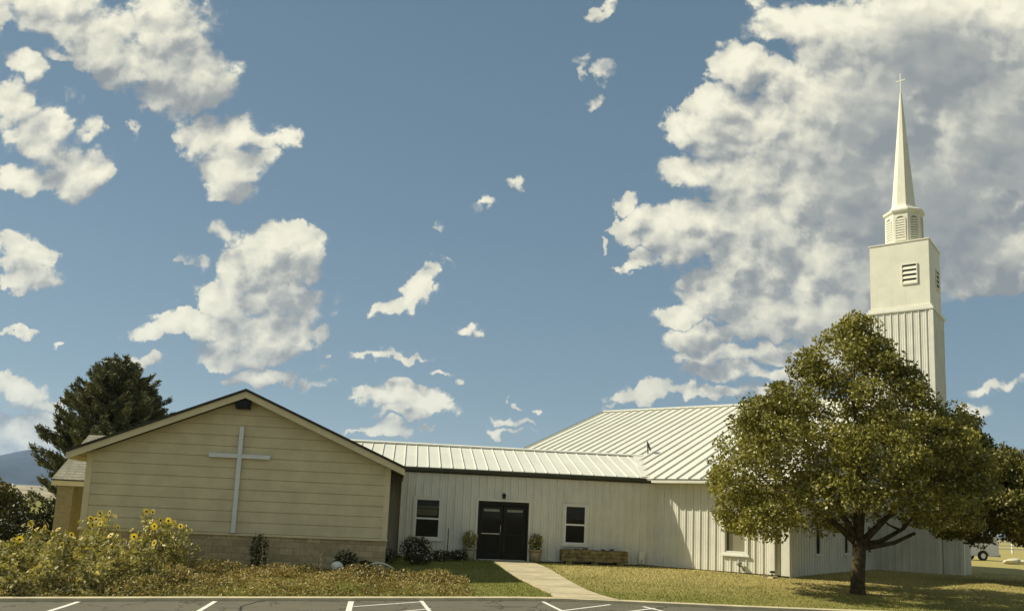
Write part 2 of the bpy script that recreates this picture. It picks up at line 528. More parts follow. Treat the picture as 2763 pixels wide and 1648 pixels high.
MT['porch_brick'] = brick_mat('tan_brick', (.29, .24, .13), (.36, .295, .17), (.37, .31, .18), .22, .075, .01, .4, .5)
MT['door_dark'] = M('dark_bronze_frame', (.013, .012, .006), .5, .1, 4, spec=.25)
MT['glass'] = glass_mat('dark_glass')
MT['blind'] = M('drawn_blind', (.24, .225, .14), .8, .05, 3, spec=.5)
MT['blind_dark'] = M('shaded_blind', (.11, .10, .055), .8, .05, 3, spec=.5)  # darker blind tone, also used for the painted pane reflections
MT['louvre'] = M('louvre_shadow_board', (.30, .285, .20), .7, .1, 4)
MT['concrete'] = M('concrete_walk', (.52, .44, .275), .85, .13, 1.3, .25, 60, .2)
MT['kerb'] = M('concrete_kerb', (.60, .52, .33), .85, .12, 2.0, .25, 60, .2)
MT['line_paint'] = M('worn_white_paint', (.80, .79, .68), .6, .08, 9, .1, 60, .3)
MT['bark'] = M('brown_bark', (.085, .066, .035), .9, .35, 7, .9, 22, .15)
MT['terracotta'] = M('weathered_clay_pot', (.42, .33, .17), .75, .2, 6, .2, 40, .25)
MT['grey_pot'] = M('grey_clay_pot', (.36, .33, .21), .75, .2, 6, .2, 40, .25)
MT['wood'] = M('weathered_planks', (.27, .21, .095), .8, .35, 5, .4, 30, .2)
MT['soil'] = M('potting_soil', (.05, .04, .02), .95, .3, 9, .6, 40, .1)
MT['cross_white'] = M('white_painted_board', (.72, .735, .70), .5, .04, 3, .02, 40, .35)
MT['steel'] = M('brushed_steel', (.55, .53, .45), .35, .08, 6, metal=.8)
MT['grey_box'] = M('grey_utility_enclosure', (.30, .29, .22), .5, .1, 5)
MT['black'] = M('black_fixture', (.022, .021, .014), .5, .15, 6)
MT['rubber'] = M('tyre_rubber', (.02, .02, .018), .8, .15, 8)
MT['van_white'] = M('white_vehicle_paint', (.60, .62, .66), .3, .03, 2, spec=.5)
MT['rock'] = M('pale_rock', (.62, .58, .42), .9, .2, 4, .9, 9, .2)
MT['spire'] = M('cream_fibreglass', (.77, .745, .60), .5, .05, 1.4, .04, 12, .3, streak=.3)
MT['petal'] = leaf_mat('yellow_petals', (.85, .60, .04), (.95, .74, .10), .4)
MT['seed'] = M('brown_seed_disc', (.05, .03, .01), .9, .3, 30)
MT['white_petal'] = leaf_mat('white_blossom', (.65, .62, .5), (.85, .82, .7), .2)
MT['leaf_main'] = leaf_mat('pear_leaves', (.105, .100, .016), (.41, .375, .085), .26, .5, .25, glint=(.58, .52, .28))
MT['leaf_second'] = leaf_mat('dark_green_leaves', (.075, .074, .012), (.28, .26, .055), .24, .5, .3, glint=(.45, .40, .22))
MT['needle'] = leaf_mat('spruce_needles', (.07, .075, .036), (.28, .27, .135), .08, .55, .3)
MT['bush'] = leaf_mat('shrub_leaves', (.06, .06, .012), (.26, .225, .055), .15, .5, .3)
MT['dark_bush'] = leaf_mat('dark_shrub_leaves', (.018, .020, .006), (.075, .072, .022), .12, .5, .3, glint=(.30, .28, .17))
MT['weed'] = leaf_mat('dry_ground_cover', (.155, .12, .034), (.58, .45, .185), .2, .6, .25, glint=(.55, .48, .24))
MT['weed_green'] = leaf_mat('green_ground_cover', (.11, .10, .02), (.38, .33, .075), .2, .6, .25)
MT['sun_leaf'] = leaf_mat('sunflower_leaves', (.16, .152, .045), (.62, .55, .24), .28, .55, .3, glint=(.85, .78, .48))
MT['stem'] = M('green_stem', (.14, .13, .045), .7, .2, 8)
MT['pot_leaf'] = leaf_mat('potted_leaves', (.15, .135, .03), (.52, .45, .13), .2, .5, .3, glint=(.78, .72, .42))
MT['dry_stalk'] = M('dry_stalk', (.36, .29, .14), .9, .2, 8)
MT['fence_white'] = M('white_rail', (.82, .81, .74), .5, .05, 2)
MT['porch_wall'] = M('ochre_porch_wall', (.33, .26, .085), .8, .06, 2)

def ground_mat(name, blade=False):
    m, t, b = base_mat(name)
    geo = nd(t, 'ShaderNodeNewGeometry')
    p = geo.outputs['Position']
    sp = nd(t, 'ShaderNodeSeparateXYZ')
    t.links.new(p, sp.inputs[0])
    n1 = noise(t, p, .42, 5, .6)
    n2 = noise(t, vmth(t, 'MULTIPLY', p, (1, 1.6, 1)), 2.6, 5, .65)
    # greener near the kerb, straw coloured by the walls and far off
    gy = rng_map(t, sp.outputs[1], 28.5, 23.5, .0, .78, False)
    left = rng_map(t, sp.outputs[0], 2.4, .8, 0., .85)
    gy = mth(t, 'MAXIMUM', gy, left)
    f = mth(t, 'ADD', gy, mth(t, 'ADD', mth(t, 'MULTIPLY', mth(t, 'SUBTRACT', n1, .5), 1.3), mth(t, 'MULTIPLY_ADD', mth(t, 'SUBTRACT', n2, .5), .9, .08)), clamp=True)
    if blade:
        f = mth(t, 'ADD', f, mth(t, 'MULTIPLY', mth(t, 'SUBTRACT', geo.outputs['Random Per Island'], .5), .55), clamp=True)
    c = mixc(t, f, (.40, .335, .125), (.18, .185, .042))
    n3 = noise(t, p, 14, 4, .7)
    c = mixc(t, .55, c, mixc(t, rng_map(t, n3, .3, .7), (.68, .68, .68), (1.25, 1.22, 1.15)), 'MULTIPLY')
    t.links.new(c, b.inputs['Base Color'])
    b.inputs['Roughness'].default_value = .9
    b.inputs['Specular IOR Level'].default_value = .1
    if not blade:
        bn = nd(t, 'ShaderNodeBump')
        bn.inputs['Strength'].default_value = .6
        bn.inputs['Distance'].default_value = .04
        t.links.new(noise(t, p, 22, 4, .7), bn.inputs['Height'])
        t.links.new(bn.outputs[0], b.inputs['Normal'])
    return m

MT['lawn'] = ground_mat('dry_lawn')
MT['blade'] = ground_mat('grass_blades', True)

def asphalt_mat():
    m, t, b = base_mat('worn_asphalt')
    geo = nd(t, 'ShaderNodeNewGeometry')
    p = geo.outputs['Position']
    n = noise(t, p, .7, 5, .6)
    n2 = noise(t, p, 60, 3, .7)
    c = mixc(t, n, (.115, .104, .072), (.168, .154, .108))
    st_ = noise(t, vmth(t, 'MULTIPLY', p, (.35, 1.5, 1)), 1.4, 5, .65)
    c = mixc(t, rng_map(t, st_, .56, .68), c, (.075, .068, .05))
    cr_ = nd(t, 'ShaderNodeTexVoronoi')
    cr_.feature = 'DISTANCE_TO_EDGE'
    cr_.inputs['Scale'].default_value = .55
    t.links.new(vmth(t, 'ADD', p, vmth(t, 'SCALE', noise(t, p, 2.0, 5, .6, color=True), None, .9)), cr_.inputs['Vector'])
    c = mixc(t, rng_map(t, cr_.outputs['Distance'], .012, .004), c, (.04, .036, .027))
    c = mixc(t, .5, c, mixc(t, rng_map(t, n2, .3, .7), (.6, .6, .6), (1.4, 1.4, 1.4)), 'MULTIPLY')
    t.links.new(c, b.inputs['Base Color'])
    b.inputs['Roughness'].default_value = .85
    b.inputs['Specular IOR Level'].default_value = .2
    bn = nd(t, 'ShaderNodeBump')
    bn.inputs['Strength'].default_value = .3
    bn.inputs['Distance'].default_value = .01
    t.links.new(n2, bn.inputs['Height'])
    t.links.new(bn.outputs[0], b.inputs['Normal'])
    return m

MT['asphalt'] = asphalt_mat()
MT['joint'] = M('concrete_joint', (.22, .18, .11), .9, .2, 10)
MT['crack'] = M('crack_filler', (.03, .028, .02), .8, .2, 10)
MT['mount'] = M('forested_mountain', (.05, .065, .075), .95, .6, .0011, spec=.05)
MT['plain'] = M('straw_plain', (.42, .35, .20), .95, .3, .004, spec=.05)

# ------------------------------------------------------------------ mesh helpers
class MB:
    """collects faces for ONE mesh object, in the local frame of its thing"""
    def __init__(s):
        s.v, s.f = [], []
    def face(s, *pts):
        i = len(s.v)
        s.v += [tuple(p) for p in pts]
        s.f.append(tuple(range(i, i + len(pts))))
        return s
    def box(s, x0, x1, y0, y1, z0, z1):
        i = len(s.v)
        s.v += [(x, y, z) for z in (z0, z1) for y in (y0, y1) for x in (x0, x1)]
        s.f += [tuple(i + k for k in q) for q in ((0, 2, 3, 1), (4, 5, 7, 6), (0, 1, 5, 4), (2, 6, 7, 3), (0, 4, 6, 2), (1, 3, 7, 5))]
        return s
    def prism(s, bottom, top):
        """closed solid between two rings of the same count"""
        i, n = len(s.v), len(bottom)
        s.v += [tuple(p) for p in bottom] + [tuple(p) for p in top]
        s.f += [tuple(i + k for k in reversed(range(n))), tuple(i + n + k for k in range(n))]
        s.f += [(i + k, i + (k + 1) % n, i + n + (k + 1) % n, i + n + k) for k in range(n)]
        return s
    def bar(s, a, b, wx, wz, up=(0, 0, 1)):
        a, b = Vector(a), Vector(b)
        d = (b - a).normalized()
        side = d.cross(Vector(up))
        if side.length < 1e-4:
            side = d.cross(Vector((1, 0, 0)))
        side.normalize()
        u = side.cross(d)
        q = [(side * i * wx / 2 + u * j * wz / 2) for i, j in ((-1, -1), (1, -1), (1, 1), (-1, 1))]
        return s.prism([a + k for k in q], [b + k for k in q])
    def tube(s, pts, radii, n=8, cap=True):
        pts = [Vector(p) for p in pts]
        base = len(s.v)
        for k, p in enumerate(pts):
            d = (pts[min(k + 1, len(pts) - 1)] - pts[max(k - 1, 0)]).normalized()
            side = d.cross(Vector((.3, 1, .2))).normalized()
            u = side.cross(d)
            for j in range(n):
                t = 2 * math.pi * j / n
                s.v.append(tuple(p + (side * math.cos(t) + u * math.sin(t)) * radii[k]))
        for k in range(len(pts) - 1):
            for j in range(n):
                a, b = base + k * n + j, base + k * n + (j + 1) % n
                s.f.append((a, b, b + n, a + n))
        if cap:
            s.f.append(tuple(base + j for j in reversed(range(n))))
            s.f.append(tuple(base + (len(pts) - 1) * n + j for j in range(n)))
        return s
    def lathe(s, prof, n=24, c=(0, 0), rot=0., cap=True):
        base = len(s.v)
        for r, z in prof:
            for j in range(n):
                t = rot + 2 * math.pi * j / n
                s.v.append((c[0] + r * math.cos(t), c[1] + r * math.sin(t), z))
        for k in range(len(prof) - 1):
            for j in range(n):
                a, b = base + k * n + j, base + k * n + (j + 1) % n
                s.f.append((a, b, b + n, a + n))
        if cap:
            s.f.append(tuple(base + j for j in reversed(range(n))))
            s.f.append(tuple(base + (len(prof) - 1) * n + j for j in range(n)))
        return s
    def build(s, name, mat, parent=None, smooth=False, bevel=0.):
        me = bpy.data.meshes.new(name)
        me.from_pydata(s.v, [], s.f)
        me.materials.append(MT[mat] if isinstance(mat, str) else mat)
        if smooth:
            me.polygons.foreach_set('use_smooth', [True] * len(me.polygons))
        me.update()
        o = bpy.data.objects.new(name, me)
        C.objects.link(o)
        if parent:
            o.parent = parent
        if bevel:
            md = o.modifiers.new('bevel', 'BEVEL')
            md.width = bevel
            md.segments = 2
            md.limit_method = 'ANGLE'
        return o

def tag(o, label, cat, group=None, kind=None):
    if label:
        o['label'] = label
    if cat:
        o['category'] = cat
    if group:
        o['group'] = group
    if kind:
        o['kind'] = kind
    return o

def thing(name, label, cat, loc=(0, 0, 0), yaw=0., group=None):
    o = bpy.data.objects.new(name, None)
    o.empty_display_size = .2
    C.objects.link(o)
    o.location = loc
    o.rotation_euler = (0, 0, R(yaw))
    return tag(o, label, cat, group)

def np_mesh(name, verts, faces, mat, parent=None):
    """verts (n,3), faces (m,k) of equal size"""
    me = bpy.data.meshes.new(name)
    nv, (nf, k) = len(verts), faces.shape
    me.vertices.add(nv)
    me.vertices.foreach_set('co', np.asarray(verts, np.float32).ravel())
    me.loops.add(nf * k)
    me.polygons.add(nf)
    me.loops.foreach_set('vertex_index', faces.astype(np.int32).ravel())
    me.polygons.foreach_set('loop_start', np.arange(0, nf * k, k, dtype=np.int32))
    me.polygons.foreach_set('loop_total', np.full(nf, k, np.int32))
    me.update(calc_edges=True)
    me.materials.append(MT[mat])
    o = bpy.data.objects.new(name, me)
    C.objects.link(o)
    if parent:
        o.parent = parent
    return o

def unit(a):
    return a / (np.linalg.norm(a, axis=1, keepdims=True) + 1e-9)

def leaf_cloud(cent, size, aspect=.55, droop=.3, axis=None):
    """leaf-shaped kites at the given points, each its own island"""
    n = len(cent)
    d = RNG.normal(size=(n, 3)) if axis is None else axis + RNG.normal(size=(n, 3)) * .35
    d[:, 2] -= droop
    d = unit(d)
    o = unit(np.cross(d, RNG.normal(size=(n, 3))))
    L = (size * RNG.uniform(.55, 1.4, n))[:, None]
    v = np.stack([cent - d * L * .5, cent + o * L * aspect * .5 + d * L * .02, cent + d * L * .5, cent - o * L * aspect * .5 + d * L * .02], 1).reshape(-1, 3)
    return v, np.arange(n * 4).reshape(n, 4)

# ------------------------------------------------------------------ ground
def gz(x, y):
    t = 30.5 - np.asarray(y, float)
    s = np.where(t < 20, np.log1p(np.exp(np.minimum(t, 20) * 2)) / 2, t)
    z = -.06 * s
    return -.72 + np.log1p(np.exp((z + .72) * 12)) / 12

KX = [-60, -25, -18, -11.31, -7.64, -3.39, .22, 1.6, 3.2, 6.39, 9.0, 14, 25, 60]
KY = [5.0, 15.2, 17.2, 19.29, 20.49, 21.72, 22.75, 23.0, 23.0, 22.95, 23.0, 23.3, 24.2, 27]
def kerb_y(x):
    return np.interp(x, KX, KY)

xs = np.unique(np.concatenate([[-9000, -5000, -2500, -1200, -600, -300, -150, -90], np.arange(-60, -24, 4.), np.arange(-24, 30, .5), np.arange(30, 62, 4.), [90, 150, 300, 600, 1200, 2500, 5000, 9000]]))
ts = np.array([-9000, -3000, -800, -200, -60, -20, -8, -4, -2, -1, -.08, -.06, 0, .4, .8, 1.2, 1.6, 2, 2.5, 3, 3.5, 4, 4.5, 5, 5.5, 6, 6.5, 7, 7.5, 8, 9, 10, 12, 15, 20, 30, 45, 70, 120, 250, 600, 1500, 4000, 9000])
X, T = np.meshgrid(xs, ts)
Y = kerb_y(np.clip(X, -60, 60)) + T
Z = np.where(T < -.07, gz(X, Y) - .16, gz(X, Y))
nx, ny = len(xs), len(ts)
idx = np.arange(nx * ny).reshape(ny, nx)
F = np.stack([idx[:-1, :-1], idx[:-1, 1:], idx[1:, 1:], idx[1:, :-1]], -1).reshape(-1, 4)
o = np_mesh('ground', np.stack([X, Y, Z], -1).reshape(-1, 3), F, 'lawn')
tag(o, None, None, kind='structure')
# asphalt in front of the kerb, following the ground 5 cm below the kerb top
tp = np.array([-900, -60, -20, -8, -5, -3, -2, -1.4, -1, -.6, -.3, 0.0])
xp = np.concatenate([np.arange(-60, -24, 4.), np.arange(-24, 30, .5), np.arange(30, 62, 4.)])
X, T = np.meshgrid(xp, tp)
Y = kerb_y(X) + T - .06
Z = gz(X, Y) - .05
idx = np.arange(X.size).reshape(X.shape)
F = np.stack([idx[:-1, :-1], idx[:-1, 1:], idx[1:, 1:], idx[1:, :-1]], -1).reshape(-1, 4)
o = np_mesh('parking_lot', np.stack([X, Y, Z], -1).reshape(-1, 3), F, 'asphalt')
tag(o, None, None, kind='structure')
# kerb
mb = MB()
kx = np.concatenate([np.arange(-40, -14, 2.), np.arange(-14, 20, .4), np.arange(20, 50, 2.)])
prof = [(-.20, -.09), (-.19, .012), (-.17, .022), (.10, .022), (.12, -.02)]
prev = None
for x in kx:
    y = float(kerb_y(x)); z = float(gz(x, y))
    ring = [(x, y + a, z + b) for a, b in prof]
    if prev:
        for k in range(len(prof) - 1):
            mb.face(prev[k], ring[k], ring[k + 1], prev[k + 1])
    prev = ring
tag(mb.build('kerb', 'kerb'), None, None, kind='structure')
# concrete walk from the door to the kerb
lp = [(-.63, 32.6), (-.18, 30.0), (.19, 27.55), (.62, 26.0), (1.02, 24.6), (1.30, 23.7), (1.36, 22.98)]
rp = [(.86, 32.75), (1.42, 30.0), (1.85, 27.55), (2.12, 26.0), (2.42, 24.6), (2.75, 23.7), (3.15, 22.98)]
mb = MB()
for k in range(len(lp) - 1):
    for j in range(4):
        q = lambda P_, t: (P_[k][0] * (1 - t) + P_[k + 1][0] * t, P_[k][1] * (1 - t) + P_[k + 1][1] * t)
        a, b, c_, d = q(lp, j / 4), q(rp, j / 4), q(rp, (j + 1) / 4), q(lp, (j + 1) / 4)
        up = [(p_[0], p_[1], float(gz(*p_)) + .03) for p_ in (a, d, c_, b)]
        dn = [(p_[0], p_[1], p_[2] - .1) for p_ in up]
        mb.prism(dn, up)
tag(mb.build('footpath', 'concrete'), None, None, kind='structure')
# painted lines on the asphalt
def stripe(a, b, wd, name='parking_line'):
    mb_ = MB()
    a, b = Vector((a[0], a[1], 0)), Vector((b[0], b[1], 0))
    s_ = (b - a).cross(Vector((0, 0, 1))).normalized() * wd / 2
    N = 6
    for k in range(N):
        q = [a.lerp(b, k / N) - s_, a.lerp(b, k / N) + s_, a.lerp(b, (k + 1) / N) + s_, a.lerp(b, (k + 1) / N) - s_]
        mb_.face(*[(p_.x, p_.y, float(gz(p_.x, p_.y)) - .05 + .005) for p_ in q])
    return tag(mb_.build(name, 'line_paint'), None, None, kind='structure')
for a, b, wd in (((-9.35, 15.2), (-9.71, 19.55), .11), ((-6.45, 16.2), (-6.9, 20.45), .11), ((-3.2, 17.2), (-3.80, 21.32), .14), ((-3.60, 20.55), (-2.07, 21.74), .07),
                 ((-3.2, 19.4), (-1.75, 20.72), .07), ((-2.12, 21.95), (-1.2, 18.0), .10), ((1.05, 22.6), (2.4, 18.2), .10), ((1.4, 21.2), (2.85, 22.6), .08),
                 ((2.4, 20.9), (3.98, 22.3), .08), ((3.7, 22.5), (5.2, 20.2), .10), ((8.4, 22.5), (9.9, 18.5), .10)):
    stripe(a, b, wd)
mb = MB()
pts = [(-6.25, 18.0), (-5.95, 19.3), (-6.12, 19.9), (-5.98, 20.6), (-5.75, 20.95)]
for k in range(len(pts) - 1):
    (x0, y0), (x1, y1) = pts[k], pts[k + 1]
    mb.face(*[(x_, y_, float(gz(x_, y_)) - .046) for x_, y_ in ((x0, y0), (x0 + .05, y0), (x1 + .045, y1), (x1, y1))])
tag(mb.build('asphalt_crack', 'crack'), None, None, kind='structure')

for ya in (31.1, 29.6, 28.1, 26.6, 25.1, 23.75):
    fl_ = lambda P_: float(np.interp(-ya, [-q_[1] for q_ in P_], [q_[0] for q_ in P_]))
    a, b = fl_(lp), fl_(rp)
    mb = MB()
    mb.face(*[(x_, y_, float(gz(x_, y_)) + .034) for x_, y_ in ((a, ya - .012), (b, ya - .012), (b, ya + .012), (a, ya + .012))])
    tag(mb.build('path_joint', 'joint'), None, None, kind='structure')
# far country: plain rising to the hills, mountains behind it, only to the north-west
def relief(name, az0, az1, dist, prof, mat, rough, back, seed, n=160):
    rg = np.random.default_rng(seed)
    az = np.linspace(az0, az1, n)
    h = np.interp(az, [p_[0] for p_ in prof], [p_[1] for p_ in prof])
    for o_ in range(1, 6):
        k = 2 ** o_ * 3
        h = h + np.interp(np.linspace(0, 1, n), np.linspace(0, 1, k), rg.normal(size=k)) * rough / o_ ** 1.2
    rows = []
    for t, hh in ((0, 0), (.25, .28), (.5, .55), (.75, .8), (1, 1.0), (1.6, .5), (2.2, 0)):
        d = dist + back * (t - 1)
        jit = rg.normal(size=n) * rough * (.6 if 0 < t < 1 else 0)
        rows.append(np.stack([np.sin(np.radians(az)) * d, np.cos(np.radians(az)) * d, np.maximum(h * hh + jit, -3)], -1))
    V = np.concatenate(rows)
    idx = np.arange(len(V)).reshape(len(rows), n)
    F = np.stack([idx[:-1, :-1], idx[:-1, 1:], idx[1:, 1:], idx[1:, :-1]], -1).reshape(-1, 4)
    return tag(np_mesh(name, V, F, mat), None, None, kind='structure')
relief('mountain', -60, -18, 9000, [(-60, 310), (-45, 330), (-36, 320), (-32.2, 330), (-30.6, 425), (-29.9, 452), (-29.2, 425), (-28.4, 350), (-25, 310), (-18, 200)], 'mount', 9, 900, 3)
relief('mountain_ridge', -60, -15, 7000, [(-60, 265), (-34, 272), (-29, 276), (-24, 262), (-15, 180)], 'mount', 7, 1500, 5)
relief('plain', -65, -8, 3600, [(-65, 40), (-30, 44), (-20, 40), (-8, 10)], 'plain', 1.5, 1200, 9)

# ------------------------------------------------------------------ metal siding and roofs
PER = .305
PX = [0, .032, .042, .105, .115, .135, .145, .205, .215, .235, .245, .295, .305]
PY = [-.036, -.036, 0, 0, -.008, -.008, 0, 0, -.008, -.008, 0, 0, -.036]
def rib_y(x, ph):
    return float(np.interp((x - ph) % PER, PX, PY))

def ribbed(mb, x0, x1, z0, ztop, holes=(), ph=0., tf=lambda x, y, z: (x, y, z)):
    """vertical ribbed sheet from x0 to x1 facing -y, with openings (xa,xb,za,zb)"""
    xs_ = {x0, x1}
    k0 = math.floor((x0 - ph) / PER) - 1
    while True:
        done = True
        for px in PX[:-1]:
            x = ph + k0 * PER + px
            if x < x1:
                done = False
                if x > x0:
                    xs_.add(x)
        k0 += 1
        if done:
            break
    for h in holes:
        xs_ |= {h[0], h[1]}
    xs_ = sorted(xs_)
    for a, b in zip(xs_[:-1], xs_[1:]):
        if b - a < 1e-5:
            continue
        ya, yb = rib_y(a + 1e-6, ph), rib_y(b - 1e-6, ph)
        mid = (a + b) / 2
        cuts = sorted([(h[2], h[3]) for h in holes if h[0] < mid < h[1]])
        segs, lo = [], z0
        for ca, cb in cuts:
            segs.append((lo, ca)); lo = cb
        segs.append((lo, None))
        for sa, sb in segs:
            ta, tb = (ztop(a), ztop(b)) if sb is None else (sb, sb)
            mb.face(tf(a, ya, sa), tf(b, yb, sa), tf(b, yb, tb), tf(a, ya, ta))
    return mb

def metal_roof(mb, corners, rib=.46, ph=0., h=.035, wd=.03, th=.06, skip=0):
    """sheet on a quad eaveL, eaveR, ridgeR, ridgeL (local), with standing ribs running eave to ridge"""
    eL, eR, rR, rL = [Vector(c_) for c_ in corners]
    nrm = (eR - eL).cross(rL - eL).normalized()
    dn = -nrm * th
    mb.prism([eL + dn, eR + dn, rR + dn, rL + dn], [eL, eR, rR, rL])
    x = math.ceil((min(eL.x, rL.x) - ph) / rib) * rib + ph
    while x < max(eR.x, rR.x) - .02:
        # where the rib line at this x enters and leaves the quad
        ts_ = []
        poly = [eL, eR, rR, rL]
        for i in range(4):
            a, b = poly[i], poly[(i + 1) % 4]
            if abs(b.x - a.x) > 1e-6:
                t = (x - a.x) / (b.x - a.x)
                if 0 <= t <= 1:
                    ts_.append(a.lerp(b, t))
        if len(ts_) >= 2:
            ts_.sort(key=lambda p_: p_.y)
            a, b = ts_[0], ts_[-1]
            if (b - a).length > .05:
                q = Vector((wd / 2, 0, 0))
                q2 = Vector((wd / 3.2, 0, 0))
                up = nrm * h
                mb.prism([a - q, a + q, b + q, b - q], [a - q2 + up, a + q2 + up, b + q2 + up, b - q2 + up])
        x += rib
    return mb

def frame_ring(mb, x0, x1, z0, z1, wd, y0, y1):
    """picture-frame of four butted bars"""
    mb.box(x0, x1, y0, y1, z1 - wd, z1).box(x0, x1, y0, y1, z0, z0 + wd)
    mb.box(x0, x0 + wd, y0, y1, z0 + wd, z1 - wd).box(x1 - wd, x1, y0, y1, z0 + wd, z1 - wd)
    return mb

# ------------------------------------------------------------------ link building with the entrance
LX, LY, LYAW = 5.85, 33.123, 6.83
link = thing('entrance_building', 'low white ribbed metal building with dark double doors between the tan gable and the chapel', 'building', (LX, LY, 0), LYAW)
holes = [(-9.42, -8.46, .74, 2.23), (-3.63, -2.78, .74, 2.22), (-7.02, -5.05, -.4, 2.25)]
mb = MB()
ribbed(mb, -9.95, 0, .05, lambda x: 3.22, holes, -9.75)
# recessed wall beside the gable building
ribbed(mb, -11.6, -9.95, -.3, lambda x: 3.3, (), -9.75, lambda x, y, z: (x, y + .75, z))
mb.face((-9.95, 0, -.3), (-9.95, 0, 3.22), (-9.95, .75, 3.22), (-9.95, .75, -.3))
mb.box(-11.6, 0, 7.05, 7.1, -.3, 3.2)
mb.build('wall', 'white_wall', link)
mb = MB()
metal_roof(mb, [(-13.6, -.16, 3.43), (-.30, -.16, 3.43), (.26, 3.6, 4.58), (-13.6, 3.6, 4.58)], .46, -9.95 + .02)
metal_roof(mb, [(-13.6, 3.6, 4.58), (.26, 3.6, 4.58), (-6.9, 7.2, 3.43), (-13.6, 7.2, 3.43)], .46, -9.93)
roof = mb.build('roof', 'white_roof', link)
mb = MB()
for s_ in (-1, 1):
    mb.face((-13.6, 3.6, 4.66), (.95, 3.6, 4.66), (.95, 3.6 + s_ * .2, 4.60), (-13.6, 3.6 + s_ * .2, 4.60))
    mb.face((-13.6, 3.6 + s_ * .2, 4.60), (.95, 3.6 + s_ * .2, 4.60), (.95, 3.6 + s_ * .2, 4.545), (-13.6, 3.6 + s_ * .2, 4.545))
mb.build('ridge_cap', 'white_trim', roof)
mb = MB()
mb.prism([(-.62, -.10, 3.46), (-.18, -.10, 3.46), (.38, 3.4, 4.56), (-.02, 3.4, 4.56)], [(-.62, -.10, 3.475), (-.18, -.10, 3.475), (.38, 3.4, 4.575), (-.02, 3.4, 4.575)])
mb.build('valley_flashing', 'white_trim', roof)
mb = MB()
mb.box(-12.4, -.10, -.20, -.065, 3.29, 3.40).box(-12.4, -.10, -.065, -.035, 3.22, 3.36)
mb.build('gutter', 'olive_trim', link)
mb = MB()
mb.box(-10.0, -9.86, -.14, -.035, .22, 3.17)
mb.bar((-9.93, -.09, .25), (-9.93, -.28, .12), .11, .09)
mb.build('downspout', 'white_trim', link, bevel=.01)
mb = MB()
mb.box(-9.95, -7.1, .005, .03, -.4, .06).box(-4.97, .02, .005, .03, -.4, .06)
mb.build('foundation', 'olive_trim', link)  # dark strip painted for the shadow gap under the siding

def hung_window(parent, x0, x1, z0, z1, top_reflection=False, label=None):
    """vinyl sash window in a wall facing -y"""
    fr = MB()
    frame_ring(fr, x0 - .09, x1 + .09, z0 - .08, z1 + .07, .10, -.055, -.012)
    f = fr.build('window', 'white_wall', parent)
    sa = MB()
    zm = (z0 + z1) / 2
    frame_ring(sa, x0 + .011, x1 - .011, z0 + .02, z1 + 0, .045, -.045, .05)
    sa.box(x0 + .056, x1 - .056, -.05, .045, zm - .03, zm + .035)
    sa.build('sash', 'bright_trim', f)
    for za, zb, yb in ((zm + .035, z1 - .045, -.01), (z0 + .065, zm - .03, .02)):
        MB().box(x0 + .056, x1 - .056, yb, yb + .02, za, zb).build('pane', 'glass', f)
    if top_reflection:
        MB().box(x0 + .06, x1 - .12, -.02, -.012, zm + .12, zm + .36).box(x0 + .06, x1 - .06, -.02, -.012, zm + .40, zm + .47).build('blind', 'blind_dark', f)  # bars in front of the upper pane, painted as its reflections
    MB().box(x0 - .12, x1 + .12, -.09, -.056, z0 - .09, z0 - .03).build('sill', 'white_trim', f)
    return f
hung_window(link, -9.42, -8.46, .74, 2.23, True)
hung_window(link, -3.63, -2.78, .74, 2.22)

# dark double doors
dr = MB()
dr.box(-7.02, -6.94, -.05, .12, -.02, 2.25).box(-5.13, -5.05, -.05, .12, -.02, 2.25).box(-6.94, -5.13, -.05, .12, 2.12, 2.25)
door = dr.build('double_door', 'door_dark', link)
for x0, x1 in ((-6.93, -6.045), (-6.025, -5.14)):
    lf = MB()
    frame_ring(lf, x0, x1, .05, 2.11, .10, .02, .07)
    lf.box(x0 + .10, x1 - .10, .025, .065, .15, .30).box(x0 + .10, x1 - .10, .03, .06, .98, 1.02)
    lf.build('door_leaf', 'door_dark', door)
    MB().box(x0 + .10, x1 - .10, .04, .05, .30, .98).box(x0 + .10, x1 - .10, .04, .05, 1.02, 2.01).build('pane', 'glass', door)
    MB().box(x0 + .14, x1 - .14, .022, .036, 1.86, 1.95).build('closer', MT['grey_box'], door)  # grey bar stands for a reflection in the door glass
hd = MB()
hd.tube([(-6.13, .02, 1.05), (-6.13, -.05, 1.07), (-6.13, -.05, 1.33), (-6.13, .02, 1.35)], [.016] * 4, 8)
hd.build('handle', 'steel', door, True)
MB().box(-6.85, -6.15, .0, .018, 1.0, 1.03).build('push_bar', 'steel', door)
MB().box(-7.1, -5.0, -.30, .12, -.08, .035).build('threshold', 'grey_box', link)
mb = MB()
frame_ring(mb, -7.10, -4.97, -.3, 2.33, .08, -.05, .0)
mb.build('door_trim', 'white_trim', link)

# ------------------------------------------------------------------ chapel
CYAW, CW, CD = -37.443, 5.297, 24.08
chapel = thing('chapel_building', 'large white chapel with a tall standing seam roof behind the leafy tree', 'building', (LX, LY, 0), CYAW)
E0, EZ, RY, RZ = -.448, 3.40, 12.04, 8.05
sl_ = (RZ - EZ) / (RY - E0)
rz = lambda y: EZ + sl_ * (y - E0) if y <= RY else RZ - sl_ * (y - RY)
mb = MB()
ribbed(mb, -9.2, CW, .03, lambda x: 3.42, [(2.92, 3.72, .74, 1.86)], .06)
